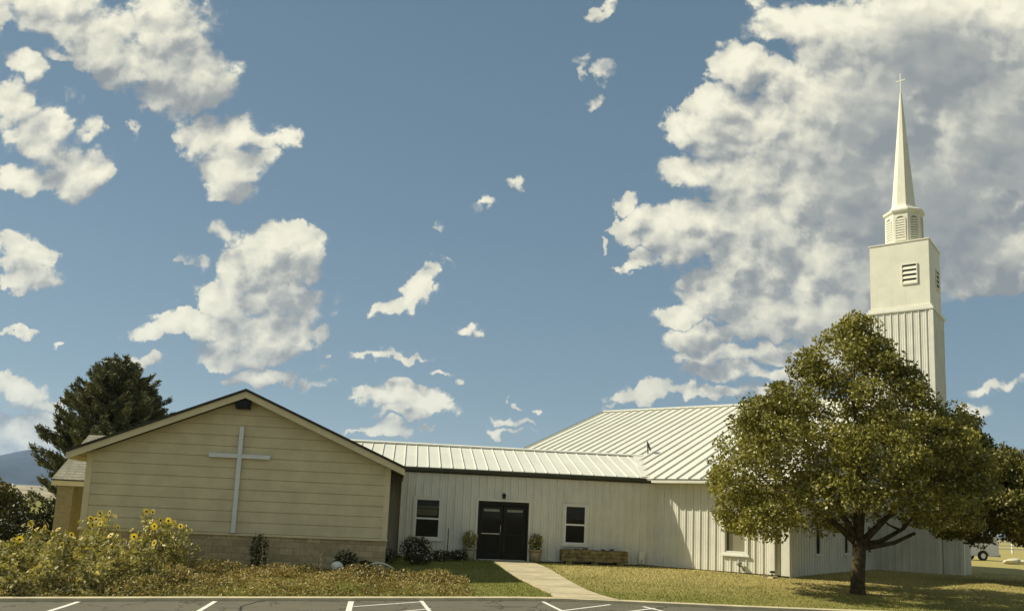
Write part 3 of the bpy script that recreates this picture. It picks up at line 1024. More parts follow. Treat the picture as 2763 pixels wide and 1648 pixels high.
# side wall: sheet along y turned to face +x
swin = [(2.92, 3.42, .79, 1.95), (6.70, 7.20, .79, 1.95), (10.44, 10.90, .79, 1.95)]
ribbed(mb, 0, CD, -.3, lambda y: rz(y) - .08, swin, .1, lambda x, y, z: (CW - y, x, z))
ribbed(mb, -CD, 0, -.3, lambda y: rz(-y) - .08, (), .1, lambda x, y, z: (-9.2 + y, -x, z))
mb.box(-9.2, CW, CD - .05, CD, -.3, 3.3)
mb.build('wall', 'white_wall', chapel)
MB().box(-1.0, CW - .02, .005, .03, -.4, .04).build('foundation', 'olive_trim', chapel)  # shadow gap below the chapel siding, drawn as a dark strip
mb = MB()
metal_roof(mb, [(-9.63, E0, EZ), (CW + .42, E0, EZ), (CW + .42, RY, RZ), (-9.63, RY, RZ)], .488, .16, .062, .048, .08)
metal_roof(mb, [(-9.63, RY, RZ), (CW + .42, RY, RZ), (CW + .42, CD + .45, EZ), (-9.63, CD + .45, EZ)], .488, .16, .062, .048, .08)
croof = mb.build('roof', 'white_roof', chapel)
mb = MB()
for s_ in (-1, 1):
    mb.face((-9.65, RY, RZ + .085), (CW + .44, RY, RZ + .085), (CW + .44, RY + s_ * .25, RZ + .02), (-9.65, RY + s_ * .25, RZ + .02))
    mb.face((-9.65, RY + s_ * .25, RZ + .02), (CW + .44, RY + s_ * .25, RZ + .02), (CW + .44, RY + s_ * .25, RZ - .05), (-9.65, RY + s_ * .25, RZ - .05))
mb.build('ridge_cap', 'white_roof', croof)
mb = MB()
for x_ in (-9.665, CW + .455):
    mb.bar((x_, E0, EZ - .03), (x_, RY, RZ - .03), .05, .2)
    mb.bar((x_, CD + .45, EZ - .03), (x_, RY, RZ - .03), .05, .2)
mb.build('verge_trim', 'olive_trim', croof)
mb = MB()
mb.box(.1, CW + .40, E0 - .13, E0 + .0, EZ - .17, EZ - .05)
mb.box(.1, CW + .40, E0, -.03, EZ - .17, EZ - .15)
mb.build('gutter', 'white_trim', chapel, bevel=.012)
MB().box(.1, CW + .40, E0 - .14, E0 - .01, EZ - .048, EZ - .02).build('drip_edge', 'olive_trim', chapel)
mb = MB()
mb.box(4.66, 4.84, -.16, -.035, .17, 2.95)
mb.bar((4.75, -.10, 2.95), (4.75, E0 - .05, 3.24), .16, .10)
ds = mb.build('downspout', 'white_trim', chapel, bevel=.012)
MB().box(4.68, 4.82, -.20, -.10, .10, .165).build('outlet', 'black', ds)
mb = MB()
mb.box(5.02, CW + .035, -.048, -.037, .02, 3.25).box(CW + .0, CW + .042, -.005, .14, -.3, 3.25)
mb.build('corner_trim', 'white_trim', chapel)
mb = MB()
frame_ring(mb, 2.83, 3.81, .65, 1.95, .09, -.06, -.01)
cw_ = mb.build('window', 'white_trim', chapel)
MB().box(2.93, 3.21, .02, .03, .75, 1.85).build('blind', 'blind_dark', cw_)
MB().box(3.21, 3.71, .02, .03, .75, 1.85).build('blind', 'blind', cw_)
MB().box(2.78, 3.86, -.10, -.061, .60, .67).build('sill', 'bright_trim', cw_)
frame_ring(MB(), 2.925, 3.715, .745, 1.855, .035, -.03, .018).build('sash', 'bright_trim', cw_)
for a, b, c_, d in swin:
    mb = MB()
    for q in ((a - .07, a, c_ - .02, d + .07), (b, b + .07, c_ - .02, d + .07), (a, b, d, d + .07)):
        mb.box(CW + .01, CW + .055, q[0], q[1], q[2], q[3])
    wn_ = mb.build('narrow_window', 'white_wall', chapel)
    MB().box(CW - .03, CW - .02, a, b, c_, d).build('pane', 'glass', wn_)
    MB().box(CW + .01, CW + .09, a - .12, b + .12, c_ - .08, c_ - .021).build('sill', 'bright_trim', wn_)
# gas meter on the front wall
gm = thing('gas_meter', 'small grey gas meter with a riser pipe under the chapel window', 'meter', chapel.matrix_basis @ Vector((0, 0, 0)), 0)
def chap(x, y, z):
    return Matrix.Rotation(R(CYAW), 4, 'Z') @ Vector((x, y, z)) + Vector((LX, LY, 0))
def link_pt(x, y, z):
    return Matrix.Rotation(R(LYAW), 4, 'Z') @ Vector((x, y, z)) + Vector((LX, LY, 0))
gm.location = chap(3.52, -.16, -.06)
gm.rotation_euler = (0, 0, R(CYAW))
MB().lathe([(.05, .34), (.085, .36), (.09, .46), (.05, .49)], 14).build('meter_body', 'grey_box', gm, True)
mb = MB()
mb.tube([(0, 0, -.1), (0, 0, .35)], [.03, .03]).tube([(.02, 0, .33), (.12, .02, .30), (.14, .06, .18), (.14, .12, .15)], [.028] * 4)
mb.build('riser_pipe', 'grey_box', gm, True)
ub = thing('utility_box', 'grey electrical box low on the white wall right of the wooden planter', 'utility box', link_pt(-.56, -.10, 0), LYAW)
MB().box(-.11, .11, -.07, .065, .1, .56).build('box_body', 'white_wall', ub, bevel=.015)
MB().box(-.09, .09, -.085, -.071, .28, .52).build('box_door', 'white_trim', ub, bevel=.01)
MB().box(-.02, .02, -.088, -.071, .16, .22).build('lock', 'black', ub)
MB().tube([(0, -.01, -.15), (0, -.01, .1)], [.025, .025]).build('conduit', 'grey_box', ub)
sb = MB()
sb.box(-.2, .2, -.45, .05, 0, .035).box(-.2, -.15, -.45, .05, .035, .08).box(.15, .2, -.45, .05, .035, .08)
o = sb.build('splash_block', 'kerb', bevel=.01)
o.location = chap(4.78, -.28, -.075)
o.rotation_euler = (0, 0, R(CYAW))
tag(o, 'pale concrete splash block on the grass below the chapel downspout', 'splash block')
# satellite dish
dish = thing('satellite_dish', 'small dark satellite dish seen from behind on the white roof', 'satellite dish', link_pt(.66, 3.6, 4.60), LYAW)
dm = MB()
pr = [(.02, 0), (.12, .015), (.2, .045), (.25, .075)]
dm.lathe(pr, 22)
do = dm.build('dish', 'black', dish, True)
do.location = (0, -.1, .42)
do.rotation_euler = (R(68), R(-18), R(68))
do.scale = (.72, 1.0, 1)
MB().tube([(.05, 0, -.1), (.05, 0, .22), (0, -.08, .42)], [.025, .025, .02]).build('mast', 'black', dish)

# ------------------------------------------------------------------ steeple tower
TW = 2.794
t0 = chap(CW, 11.385, 0)
tower = thing('steeple_tower', 'tall white steeple tower with ribbed shaft, louvred belfry and slender spire', 'tower', t0, CYAW)
mb = MB()
ribbed(mb, 0, TW, -.3, lambda x: 12.04, (), .07)
ribbed(mb, 0, TW, -.3, lambda x: 12.04, (), .07, lambda x, y, z: (TW - y, x, z))
ribbed(mb, -TW, 0, -.3, lambda x: 12.04, (), .07, lambda x, y, z: (y, -x, z))
mb.box(0, TW, TW - .03, TW, -.3, 12.04)
mb.build('shaft', 'white_wall', tower)
mb = MB()
mb.box(TW - .13, TW + .036, -.038, -.005, -.3, 12.0).box(TW + .0, TW + .038, -.005, .13, -.3, 12.0)
mb.box(-.02, .07, -.038, -.005, -.3, 12.0)
mb.build('corner_trim', 'white_trim', tower)
mb = MB()
mb.box(-.07, TW + .07, -.07, TW + .07, 12.0, 12.13).box(0, TW, 0, TW, 12.13, 12.26)
mb.build('cornice', 'white_trim', tower, bevel=.015)
B0, B1, BT = .09, TW - .09, 15.40
mb = MB()
mb.box(B0, B1, B0, B1, 12.26, BT)
belf = mb.build('belfry', 'spire', tower)
mb = MB()
mb.box(B0 - .035, B1 + .035, B0 - .035, B1 + .035, BT, BT + .06)
mb.build('cap', 'spire', tower, bevel=.01)
def vent(x0, x1, z0, z1, n, tf):
    def bx(m_, a, b, c_, d, e_, f_):
        q = [tf(x_, y_, z_) for z_ in (e_, f_) for y_ in (c_, d) for x_ in (a, b)]
        i = len(m_.v)
        m_.v += q
        m_.f += [tuple(i + k for k in g_) for g_ in ((0, 2, 3, 1), (4, 5, 7, 6), (0, 1, 5, 4), (2, 6, 7, 3), (0, 4, 6, 2), (1, 3, 7, 5))]
    fm = MB()
    wd = .045
    for q in ((x0, x1, z1 - wd, z1), (x0, x1, z0, z0 + wd), (x0, x0 + wd, z0 + wd, z1 - wd), (x1 - wd, x1, z0 + wd, z1 - wd)):
        bx(fm, q[0], q[1], -.05, -.004, q[2], q[3])
    v_ = fm.build('louvre_vent', 'spire', tower)
    bk = MB()
    bx(bk, x0 + wd, x1 - wd, -.014, -.006, z0 + wd, z1 - wd)
    bk.build('vent_back', 'black', v_)  # black sheet paints the shade in the gaps between slats
    sm = MB()
    st = (z1 - z0 - 2 * wd) / n
    for k in range(n):
        zb = z0 + wd + k * st
        a = [tf(x_, y_, z_) for x_, y_, z_ in ((x0 + wd, -.055, zb), (x1 - wd, -.055, zb), (x1 - wd, -.016, zb + st * .62), (x0 + wd, -.016, zb + st * .62))]
        b = [tf(x_, y_, z_) for x_, y_, z_ in ((x0 + wd, -.043, zb), (x1 - wd, -.043, zb), (x1 - wd, -.010, zb + st * .62), (x0 + wd, -.010, zb + st * .62))]
        sm.prism(b, a)
    sm.build('slat', 'spire', v_)
vent(1.50, 2.20, 13.32, 14.32, 4, lambda x, y, z: (x, B0 + y, z))
vent(1.50, 2.20, 13.32, 14.32, 4, lambda x, y, z: (B1 - y, x, z))
tcx = TW / 2
mb = MB()
rot8 = R(22.5)
mb.lathe([(.86, BT + .06), (.86, 17.12)], 8, (tcx, tcx), rot8)
lan = mb.build('lantern', 'spire', tower)
mb = MB()
mb.lathe([(.865, 17.10), (.93, 17.14), (.96, 17.2), (.96, 17.26), (.86, 17.31), (.68, 17.42), (.56, 17.58), (.535, 17.72)], 8, (tcx, tcx), rot8)
mb.build('spire_skirt', 'spire', tower)
mb = MB()
mb.lathe([(.535, 17.72), (.045, 23.65)], 8, (tcx, tcx), rot8)
mb.build('spire', 'spire', tower)
apo = .86 * math.cos(R(22.5))
for k in range(8):
    an = R(45 * k)
    ca, sa_ = math.cos(an), math.sin(an)
    tf = lambda x, y, z: (tcx + ca * (apo - y) - sa_ * x, tcx + sa_ * (apo - y) + ca * x, z)
    lm = MB()
    hw, z0, z1 = .2, 15.72, 16.72
    def ar(r0):
        return [(-r0, z0 - (r0 - hw)), (r0, z0 - (r0 - hw))] + [(r0 * math.cos(R(t)), z1 + r0 * math.sin(R(t))) for t in range(0, 181, 20)]
    o_, i_ = ar(hw + .045), ar(hw)
    n = len(o_)
    for j in range(n):
        a, b, c_, d = o_[j], o_[(j + 1) % n], i_[(j + 1) % n], i_[j]
        lm.prism([tf(q[0], -.004, q[1]) for q in (a, b, c_, d)], [tf(q[0], -.03, q[1]) for q in (a, b, c_, d)])
    lo = lm.build('louvre_frame', 'spire', lan)
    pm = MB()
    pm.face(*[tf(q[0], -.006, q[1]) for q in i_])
    pm.build('louvre_back', 'louvre', lan)  # darker board, shade behind the slats put into its colour
    sm = MB()
    zz = z0 + .01
    while zz < z1 + hw - .06:
        h_ = hw if zz < z1 - .02 else math.sqrt(max(.0, hw * hw - (zz + .06 - z1) ** 2))
        if h_ > .05:
            sm.prism([tf(-h_, -.012, zz), tf(h_, -.012, zz), tf(h_, -.009, zz + .085), tf(-h_, -.009, zz + .085)],
                     [tf(-h_, -.034, zz), tf(h_, -.034, zz), tf(h_, -.014, zz + .085), tf(-h_, -.014, zz + .085)])
        zz += .125
    sm.build('louvre_slat', 'spire', lan)
mb = MB()
mb.box(tcx - .025, tcx + .025, tcx - .025, tcx + .025, 23.62, 24.70).box(tcx - .22, tcx - .026, tcx - .03, tcx + .03, 24.28, 24.335).box(tcx + .026, tcx + .22, tcx - .03, tcx + .03, 24.28, 24.335)
mb.build('finial_cross', 'bright_trim', tower)
# little shed on the far side of the tower
shed = thing('utility_shed', 'narrow white metal lean-to shed against the right side of the tower', 'shed', t0, CYAW)
mb = MB()
ribbed(mb, TW + .045, 3.66, -.3, lambda x: 2.5, (), .02, lambda x, y, z: (x, y + .45, z))
ribbed(mb, .45, 2.4, -.3, lambda x: 2.5, (), .02, lambda x, y, z: (3.66 - y, x, z))
mb.box(TW + .045, 3.66, 2.38, 2.4, -.3, 2.5)
mb.build('wall', 'white_wall', shed)
MB().prism([(TW + .045, .35, 2.68), (3.78, .35, 2.46), (3.78, 2.5, 2.46), (TW + .045, 2.5, 2.68)], [(TW + .045, .35, 2.73), (3.78, .35, 2.51), (3.78, 2.5, 2.51), (TW + .045, 2.5, 2.73)]).build('roof', 'white_roof', shed)
MB().box(3.55, 3.70, .40, .448, -.3, 2.5).box(3.662, 3.70, .448, .56, -.3, 2.5).build('corner_trim', 'white_trim', shed)

# ------------------------------------------------------------------ tan gable building
GX, GY, GYAW = -3.82, 26.882, 7.649
gab = thing('gable_building', 'tan gabled building with lap siding on a stone base and a side porch', 'building', (GX, GY, 0), GYAW)
GW, GC, GH, GE, GA, GD = 9.209, -4.611, 5.078, 3.081, 5.256, 13.0
gs = (GA - GE) / GH
top = lambda x: GA - gs * abs(x - GC)
mb = MB()
zs = .80
while zs < 5.0:
    z2 = zs + .335
    def wid(z_):
        half = min((GA - .22 - z_) / gs, 99)
        return max(-GW, GC - half), min(0, GC + half)
    zs_ = zs + .026
    a0, b0 = wid(zs_); a1, b1 = wid(min(z2, GA - .24))
    zt = min(z2, GA - .24)
    if b0 - a0 > .05:
        mb.prism([(a0, -.001, zs_), (b0, -.001, zs_), (b1, -.001, zt), (a1, -.001, zt)], [(a0, -.034, zs_), (b0, -.034, zs_), (b1, -.026, zt), (a1, -.026, zt)])
    zs = z2
mb.face((-GW, 0, .5), (0, 0, .5), (0, 0, top(0) - .2), (GC, 0, GA - .2), (-GW, 0, top(-GW) - .2))
for x_, s_ in ((0, 1), (-GW, -1)):
    q = [(x_, 0, -.6), (x_, GD, -.6), (x_, GD, top(x_) - .2), (x_, 0, top(x_) - .2)]
    mb.face(*(q if s_ > 0 else q[::-1]))
mb.face((0, GD, -.6), (-GW, GD, -.6), (-GW, GD, top(-GW) - .2), (GC, GD, GA - .2), (0, GD, top(0) - .2))
mb.build('wall', 'tan_siding', gab)
mb = MB()
mb.box(-GW + .02, -.02, -.008, .02, -.7, .735)
mb.box(-.02, -.003, -.008, 3, -.7, .735)
mb.build('foundation', 'block', gab)
mb = MB()
mb.box(-GW - .06, .06, -.075, -.0, .735, .80)
mb.build('sill_band', 'tan_trim', gab, bevel=.008)
mb = MB()
for xa, xb in ((-GW - .025, -GW + .16), (-.15, .025)):
    MB().box(xa, xb, -.048, -.001, .80, 3.07).build('corner_board', 'tan_trim', gab)
OV = .5
def rake(zoff, th, y0, y1, xo=0.):
    """two mitred sloping slabs following the rake"""
    m_ = MB()
    for s_ in (-1, 1):
        xe = GC + s_ * (GH + xo)
        ze = GA - gs * (GH + xo)
        a = [(GC, y0, GA + zoff - th), (xe, y0, ze + zoff - th), (xe, y0, ze + zoff), (GC, y0, GA + zoff)]
        b = [(p_[0], y1, p_[2]) for p_ in a]
        m_.prism(a, b) if s_ > 0 else m_.prism(b, a)
    return m_
rf = rake(.03, .08, -OV - .05, GD + .4, .03).build('roof', 'dark_shingle', gab)
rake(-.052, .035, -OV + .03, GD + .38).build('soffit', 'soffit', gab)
rake(-.052, .205, -OV, -OV + .028).build('rake_fascia', 'tan_trim', gab)
for s_ in (-1, 1):
    xe = GC + s_ * GH
    MB().box(min(xe, xe - s_ * .028), max(xe, xe - s_ * .028), -OV + .03, GD + .38, GE - .24, GE - .09).build('eave_fascia', 'tan_trim', gab)
# porch wing behind the left corner
wx0, wy0, wz0, wy1, wz1 = -11.62, 3.69, 2.31, 6.75, 4.12
wing = MB()
wing.prism([(wx0, wy0, wz0 - .06), (-9.3, wy0, wz0 - .06), (-9.3, wy1, wz1 - .06), (wx0, wy1, wz1 - .06)], [(wx0, wy0, wz0), (-9.3, wy0, wz0), (-9.3, wy1, wz1), (wx0, wy1, wz1)])
wing.prism([(wx0, wy1, wz1 - .06), (-6.0, wy1, wz1 - .06), (-6.0, wy1 + 3.2, wz0 - .06), (wx0, wy1 + 3.2, wz0 - .06)], [(wx0, wy1, wz1), (-6.0, wy1, wz1), (-6.0, wy1 + 3.2, wz0), (wx0, wy1 + 3.2, wz0)])
wing.prism([(-9.3, wy1 - 1.6, wz1 - 1.06), (-6.0, wy1 - 1.6, wz1 - 1.06), (-6.0, wy1, wz1 - .06), (-9.3, wy1, wz1 - .06)], [(-9.3, wy1 - 1.6, wz1 - 1.0), (-6.0, wy1 - 1.6, wz1 - 1.0), (-6.0, wy1, wz1), (-9.3, wy1, wz1)])
wing.build('porch_roof', 'grey_shingle', gab)
MB().box(wx0 + .02, -9.22, wy0 - .03, wy0, wz0 - .22, wz0 - .05).build('porch_fascia', 'tan_trim', gab)
MB().box(wx0 + .02, -9.22, wy0 - .05, wy0 - .032, wz0 - .05, wz0 - .015).build('porch_drip_edge', 'olive_trim', gab)
MB().box(-11.42, -10.9, wy0 + .08, wy0 + .5, -.6, wz0 - .2).build('porch_pier', 'porch_brick', gab)
MB().box(-11.42, -9.22, wy0 + 1.5, wy0 + 1.6, -.6, 3.0).build('porch_wall', 'porch_wall', gab)
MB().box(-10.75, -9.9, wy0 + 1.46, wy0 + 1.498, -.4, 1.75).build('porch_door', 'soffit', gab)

def gab_pt(x, y, z):
    return Matrix.Rotation(R(GYAW), 4, 'Z') @ Vector((x, y, z)) + Vector((GX, GY, 0))
cr = thing('wall_cross', 'tall plain white cross fixed to the tan gable siding', 'cross', gab_pt(-4.70, -.12, .82), GYAW)
MB().box(-.065, .065, -.05, .05, 0, 3.31).build('upright', 'cross_white', cr, bevel=.006)
MB().box(-.93, -.068, -.045, .045, 2.31, 2.44).box(.068, .93, -.045, .045, 2.31, 2.44).build('crossbar', 'cross_white', cr, bevel=.006)
for z in (.3, 2.8):
    MB().box(-.04, .04, .05, .12, z, z + .1).build('bracket', 'steel', cr)
fl = thing('flood_light', 'black box floodlight under the peak of the tan gable', 'light fixture', gab_pt(-4.70, -.02, 4.66), GYAW)
MB().prism([(-.22, -.36, .02), (.22, -.36, .02), (.22, -.12, .0), (-.22, -.12, .0)], [(-.24, -.40, .27), (.24, -.40, .27), (.22, -.10, .31), (-.22, -.10, .31)]).build('housing', 'black', fl, bevel=.02)
MB().box(-.18, .18, -.42, -.402, .07, .23).build('lens', 'glass', fl)
MB().box(-.05, .05, -.10, .0, .1, .25).build('bracket', 'black', fl)
MB().box(.16, .20, -.22, -.16, .31, .56).build('hanger', 'black', fl)
sc_ = thing('wall_lamp', 'small black lantern on the white wall above the double doors', 'lamp', link_pt(-6.05, -.035, 2.36), LYAW)
MB().box(-.05, .05, -.02, .005, .06, .2).bar((0, -.02, .16), (0, -.10, .19), .02, .02).build('bracket', 'black', sc_)
MB().lathe([(.05, .0), (.075, .13), (.085, .14), (.03, .2), (.012, .22)], 8, (0, -.12)).build('lamp_shade', 'black', sc_)

# ------------------------------------------------------------------ pots, planter, small things by the wall
def plant_bunch(name, label, cat, loc, rad, h, n, size, mat, blooms=0, spiky=False, group=None, bloom_mat='white_petal', base=.0):
    t = thing(name, label, cat, loc, 0, group)
    n0 = n
    u = unit(RNG.normal(size=(n0, 3)))
    r = RNG.uniform(.25, 1, n0) ** .6
    c_ = u * r[:, None] * np.array([rad, rad, h / 2]) + np.array([0, 0, base + h / 2])
    v, f = leaf_cloud(c_, size, .5, -.1 if spiky else .25)
    np_mesh('foliage', v, f, mat, t)
    mb_ = MB()
    for k in range(7):
        a = random.uniform(0, 6.28)
        q = random.uniform(.2, .8)
        mb_.tube([(0, 0, -.05), (math.cos(a) * rad * q * .5, math.sin(a) * rad * q * .5, base + h * .45), (math.cos(a) * rad * q, math.sin(a) * rad * q, base + h * random.uniform(.75, 1.08))], [.008, .007, .004], 5)
    mb_.build('stem', 'stem', t)
    if blooms:
        u = unit(RNG.normal(size=(blooms, 3)))
        u[:, 1] = -abs(u[:, 1])
        c_ = np.repeat(u * np.array([rad, rad, h / 2]) * .98 + np.array([0, 0, base + h / 2]), 5, 0)
        v, f = leaf_cloud(c_ + RNG.normal(size=c_.shape) * .012, .055, .8, 0)
        np_mesh('blossom', v, f, bloom_mat, t)
    return t

def pot(label, loc, r0, r1, h, mat):
    t = thing('flower_pot', label, 'pot', loc, 0, 'flower pots beside the doors')
    MB().lathe([(r0, 0), (r0 + (r1 - r0) * .4, h * .4), (r1 * .97, h * .82)], 22).build('pot_body', mat, t, True)
    MB().lathe([(r1 * .97, h * .82), (r1 * 1.08, h * .83), (r1 * 1.1, h * .98), (r1 * 1.0, h), (r1 * .9, h * .99), (r1 * .88, h * .9)], 22).build('pot_rim', mat, t, True)
    MB().lathe([(.01, h * .9), (r1 * .9, h * .9)], 22).build('soil', 'soil', t)
    return t
p1 = (-1.36, 31.9, -.02)
p2 = (1.15, 32.35, -.01)
pot('grey round flower pot left of the double doors', p1, .19, .26, .50, 'grey_pot')
pot('tan clay flower pot right of the double doors', p2, .17, .25, .50, 'terracotta')
plant_bunch('potted_plant', 'rounded leafy plant in the pot left of the doors', 'plant', (p1[0], p1[1], p1[2] + .45), .33, .68, 620, .085, 'pot_leaf', 12, group='plants in the pots by the doors')
plant_bunch('potted_plant', 'upright spiky plant with pale blooms in the pot right of the doors', 'plant', (p2[0], p2[1], p2[2] + .45), .29, .66, 480, .10, 'pot_leaf', 14, True, group='plants in the pots by the doors')
pl = thing('wooden_planter', 'long weathered wooden planter box under the right window', 'planter', link_pt(-2.51, -.36, .05), LYAW)
mb = MB()
for k, z in enumerate((.07, .215, .36)):
    mb.box(-1.29, 1.29, -.25, -.222, z, z + .135)
    mb.box(-1.29, 1.29, .222, .25, z, z + .135)
    mb.box(-1.29, -1.262, -.221, .221, z, z + .135).box(1.262, 1.29, -.221, .221, z, z + .135)
mb.build('plank_side', 'wood', pl, bevel=.006)
for x_ in (-1.0, .0, 1.0):
    MB().box(x_ - .12, x_ + .12, -.23, .23, -.2, .065).build('foot', 'wood', pl, bevel=.006)
MB().box(-1.26, 1.26, -.22, .22, .07, .44).build('soil', 'soil', pl)
for k, x_ in enumerate(np.linspace(-1.05, 1.05, 7)):
    q = link_pt(-2.51 + x_, -.40, .42)
    plant_bunch('bedding_plant', 'low dark wilted plant in the wooden planter box', 'plant', q, .16, .13 + .05 * (k % 3), 90, .06, 'dark_bush', group='plants in the wooden planter')
stk = MB().tube([(0, 0, -.05), (0, 0, 1.16)], [.02, .018], 8)
o = stk.build('garden_stake', 'olive_trim')
o.location = (-2.18, 31.75, 0)
tag(o, 'thin dark stake against the white wall right of the left window', 'stake')
plant_bunch('flowering_shrub', 'dark shrub dotted with pale flowers at the corner by the left window', 'shrub', (-3.25, 30.6, -.06), .62, .95, 1500, .085, 'dark_bush', 46)
for k, (x_, y_, r_, h_) in enumerate(((-2.35, 30.7, .5, .42), (-1.75, 31.2, .38, .42), (-4.15, 29.2, .5, .5), (-3.0, 29.2, .55, .38))):
    lab = ('low dark plant at the wall right of the flowering shrub', 'low dark plant nearest the grey flower pot', 'dark plant tucked behind the stone corner of the gable building', 'low dark plant in front of the flowering shrub')[k]
    plant_bunch('low_plant', lab, 'plant', (x_, y_, float(gz(x_, y_))), r_, h_, 700, .075, 'dark_bush', 6)

# ------------------------------------------------------------------ trees
def limb(mb_, pts, r0, r1, n=9):
    k = len(pts)
    mb_.tube(pts, [r0 + (r1 - r0) * (i / (k - 1)) ** .8 for i in range(k)], n)

def crown_points(nclump, per, prof, depth, cx, rad=(.32, .6), shell=.55, lobes=None):
    """leaf centres: clumps spread through the volume whose outline at each height is given by prof (z, left, right)"""
    zs_ = np.array([p_[0] for p_ in prof]); lf = np.array([p_[1] for p_ in prof]); rt = np.array([p_[2] for p_ in prof])
    out = []
    cl = []
    heads = []
    while len(cl) < nclump:
        z = RNG.uniform(zs_[0], zs_[-1])
        l_, r_ = np.interp(z, zs_, lf), np.interp(z, zs_, rt)
        if RNG.uniform() > (r_ - l_) / (rt - lf).max():
            continue
        rr = RNG.uniform(0, 1) ** .5
        rr = shell + (1 - shell) * rr if RNG.uniform() < .78 else rr
        a = RNG.uniform(0, 2 * math.pi)
        s_ = RNG.uniform(*rad)
        m_, hw_ = (l_ + r_) / 2, max((r_ - l_) / 2 - s_ * .7, .08)
        dep = np.interp(z, zs_, np.interp(zs_, *depth)) * hw_ / max((r_ - l_) / 2, .1)
        jt = RNG.uniform(.94, 1.06) if lobes else 1.0
        q_ = np.array((m_ + math.cos(a) * hw_ * rr * jt, math.sin(a) * dep * rr, z))
        if lobes:
            # foliage gathers round the ends of the larger limbs and leaves gaps between them
            if len(heads) < lobes[0]:
                if rr > .6 and all(np.linalg.norm(q_ - h_) > lobes[1] * .85 for h_ in heads):
                    heads.append(q_)
                elif RNG.uniform() < .995:
                    continue
                else:
                    heads.append(q_)
            elif min(np.linalg.norm((q_ - h_) * np.array([1, 1, 1.25])) for h_ in heads) > lobes[1] and RNG.uniform() > .22:
                continue
        cl.append((q_[0], q_[1], z, s_))
    for x, y, z, s_ in cl:
        n = int(per * (s_ / .45) ** 2 * RNG.uniform(.7, 1.3))
        u = unit(RNG.normal(size=(n, 3))) * (RNG.uniform(.3, 1, n) ** .5)[:, None] * s_ * RNG.uniform(.75, 1.3, 3) * np.array([1, 1, .8])
        out.append(u + np.array([x, y, z]))
    return np.concatenate(out), cl

tb = Vector((11.06, 26.48, float(gz(11, 26.48))))
tree = thing('leafy_tree', 'broad green tree with an upright trunk on the lawn in front of the chapel corner', 'tree', tb)
S = 26.48 / 25.9
PF = [(1.52, -3.9, -2.6), (1.64, -4.2, -1.2), (1.76, -4.4, -.5), (1.92, -4.5, 3.4), (2.1, -4.6, 3.8), (2.9, -4.75, 4.15), (3.6, -4.55, 4.15), (4.7, -4.35, 3.9), (5.4, -4.0, 3.4), (5.85, -3.5, 2.95), (6.15, -2.35, 2.45), (6.9, -2.2, 1.85), (7.5, -1.6, 1.35), (8.0, -.65, .85), (8.45, -.1, .35)]
PF = [(z * S + .2, l * S, r * S) for z, l, r in PF]
pts, cl = crown_points(470, 235, PF, ([1, 2, 4, 6, 8.6], [2.3, 3.1, 3.2, 2.2, .5]), 0, (.28, .56), .5, (64, 1.12))
ex = np.concatenate([RNG.normal(size=(260, 3)) * np.array([.42, .42, .38]) + np.array([a_, b_, c_]) for a_, b_, c_ in ((.0, -.9, 4.6), (.35, -1.3, 5.1), (-.35, -1.2, 4.9), (.1, -1.0, 5.5), (-.8, -1.5, 4.1), (.6, -1.6, 4.3))])
pts = np.concatenate([pts, ex])
v, f = leaf_cloud(pts, .105, .62, .35)
np_mesh('crown', v, f, 'leaf_main', tree)
mb = MB()
limb(mb, [(-.02, 0, -.12), (-.02, 0, .05), (.0, 0, .6), (.05, 0, 1.15), (.06, 0, 1.7)], .235, .19, 14)
mb.tube([(-.03, 0, -.15), (-.02, 0, .03), (-.01, 0, .25)], [.31, .25, .21], 14)
for e_, mid in (((1.6, .2, 2.1), (.7, .05, 1.62)), ((-.9, -.1, 3.0), (-.3, 0, 2.2)), ((.4, .2, 4.2), (.2, 0, 2.8)), ((-.2, -.6, 3.9), (0, -.25, 2.6)), ((2.4, -.3, 3.6), (.9, -.1, 2.4)), ((-2.4, .4, 3.2), (-.8, .15, 2.3)), ((.2, .9, 3.6), (.1, .4, 2.5))):
    limb(mb, [(.05, 0, 1.5), mid, e_], .13, .05, 9)
    for k in range(3):
        d = Vector((random.uniform(-1, 1), random.uniform(-1, 1), random.uniform(.2, 1)))
        p_ = Vector(mid).lerp(Vector(e_), random.uniform(.5, 1))
        limb(mb, [p_, p_ + d * .6, p_ + d * 1.3 + Vector((0, 0, .2))], .045, .015, 6)
limb(mb, [(.05, 0, 1.5), (.02, .05, 2.6), (.16, .12, 3.7), (.08, .02, 4.9), (-.08, -.06, 6.1), (.02, 0, 7.6)], .155, .02, 9)
limb(mb, [(.10, -.05, 1.42), (.55, -.1, 1.50), (1.1, -.12, 1.62), (1.75, -.15, 1.95)], .10, .05, 9)
mb.build('trunk', 'bark', tree, True)

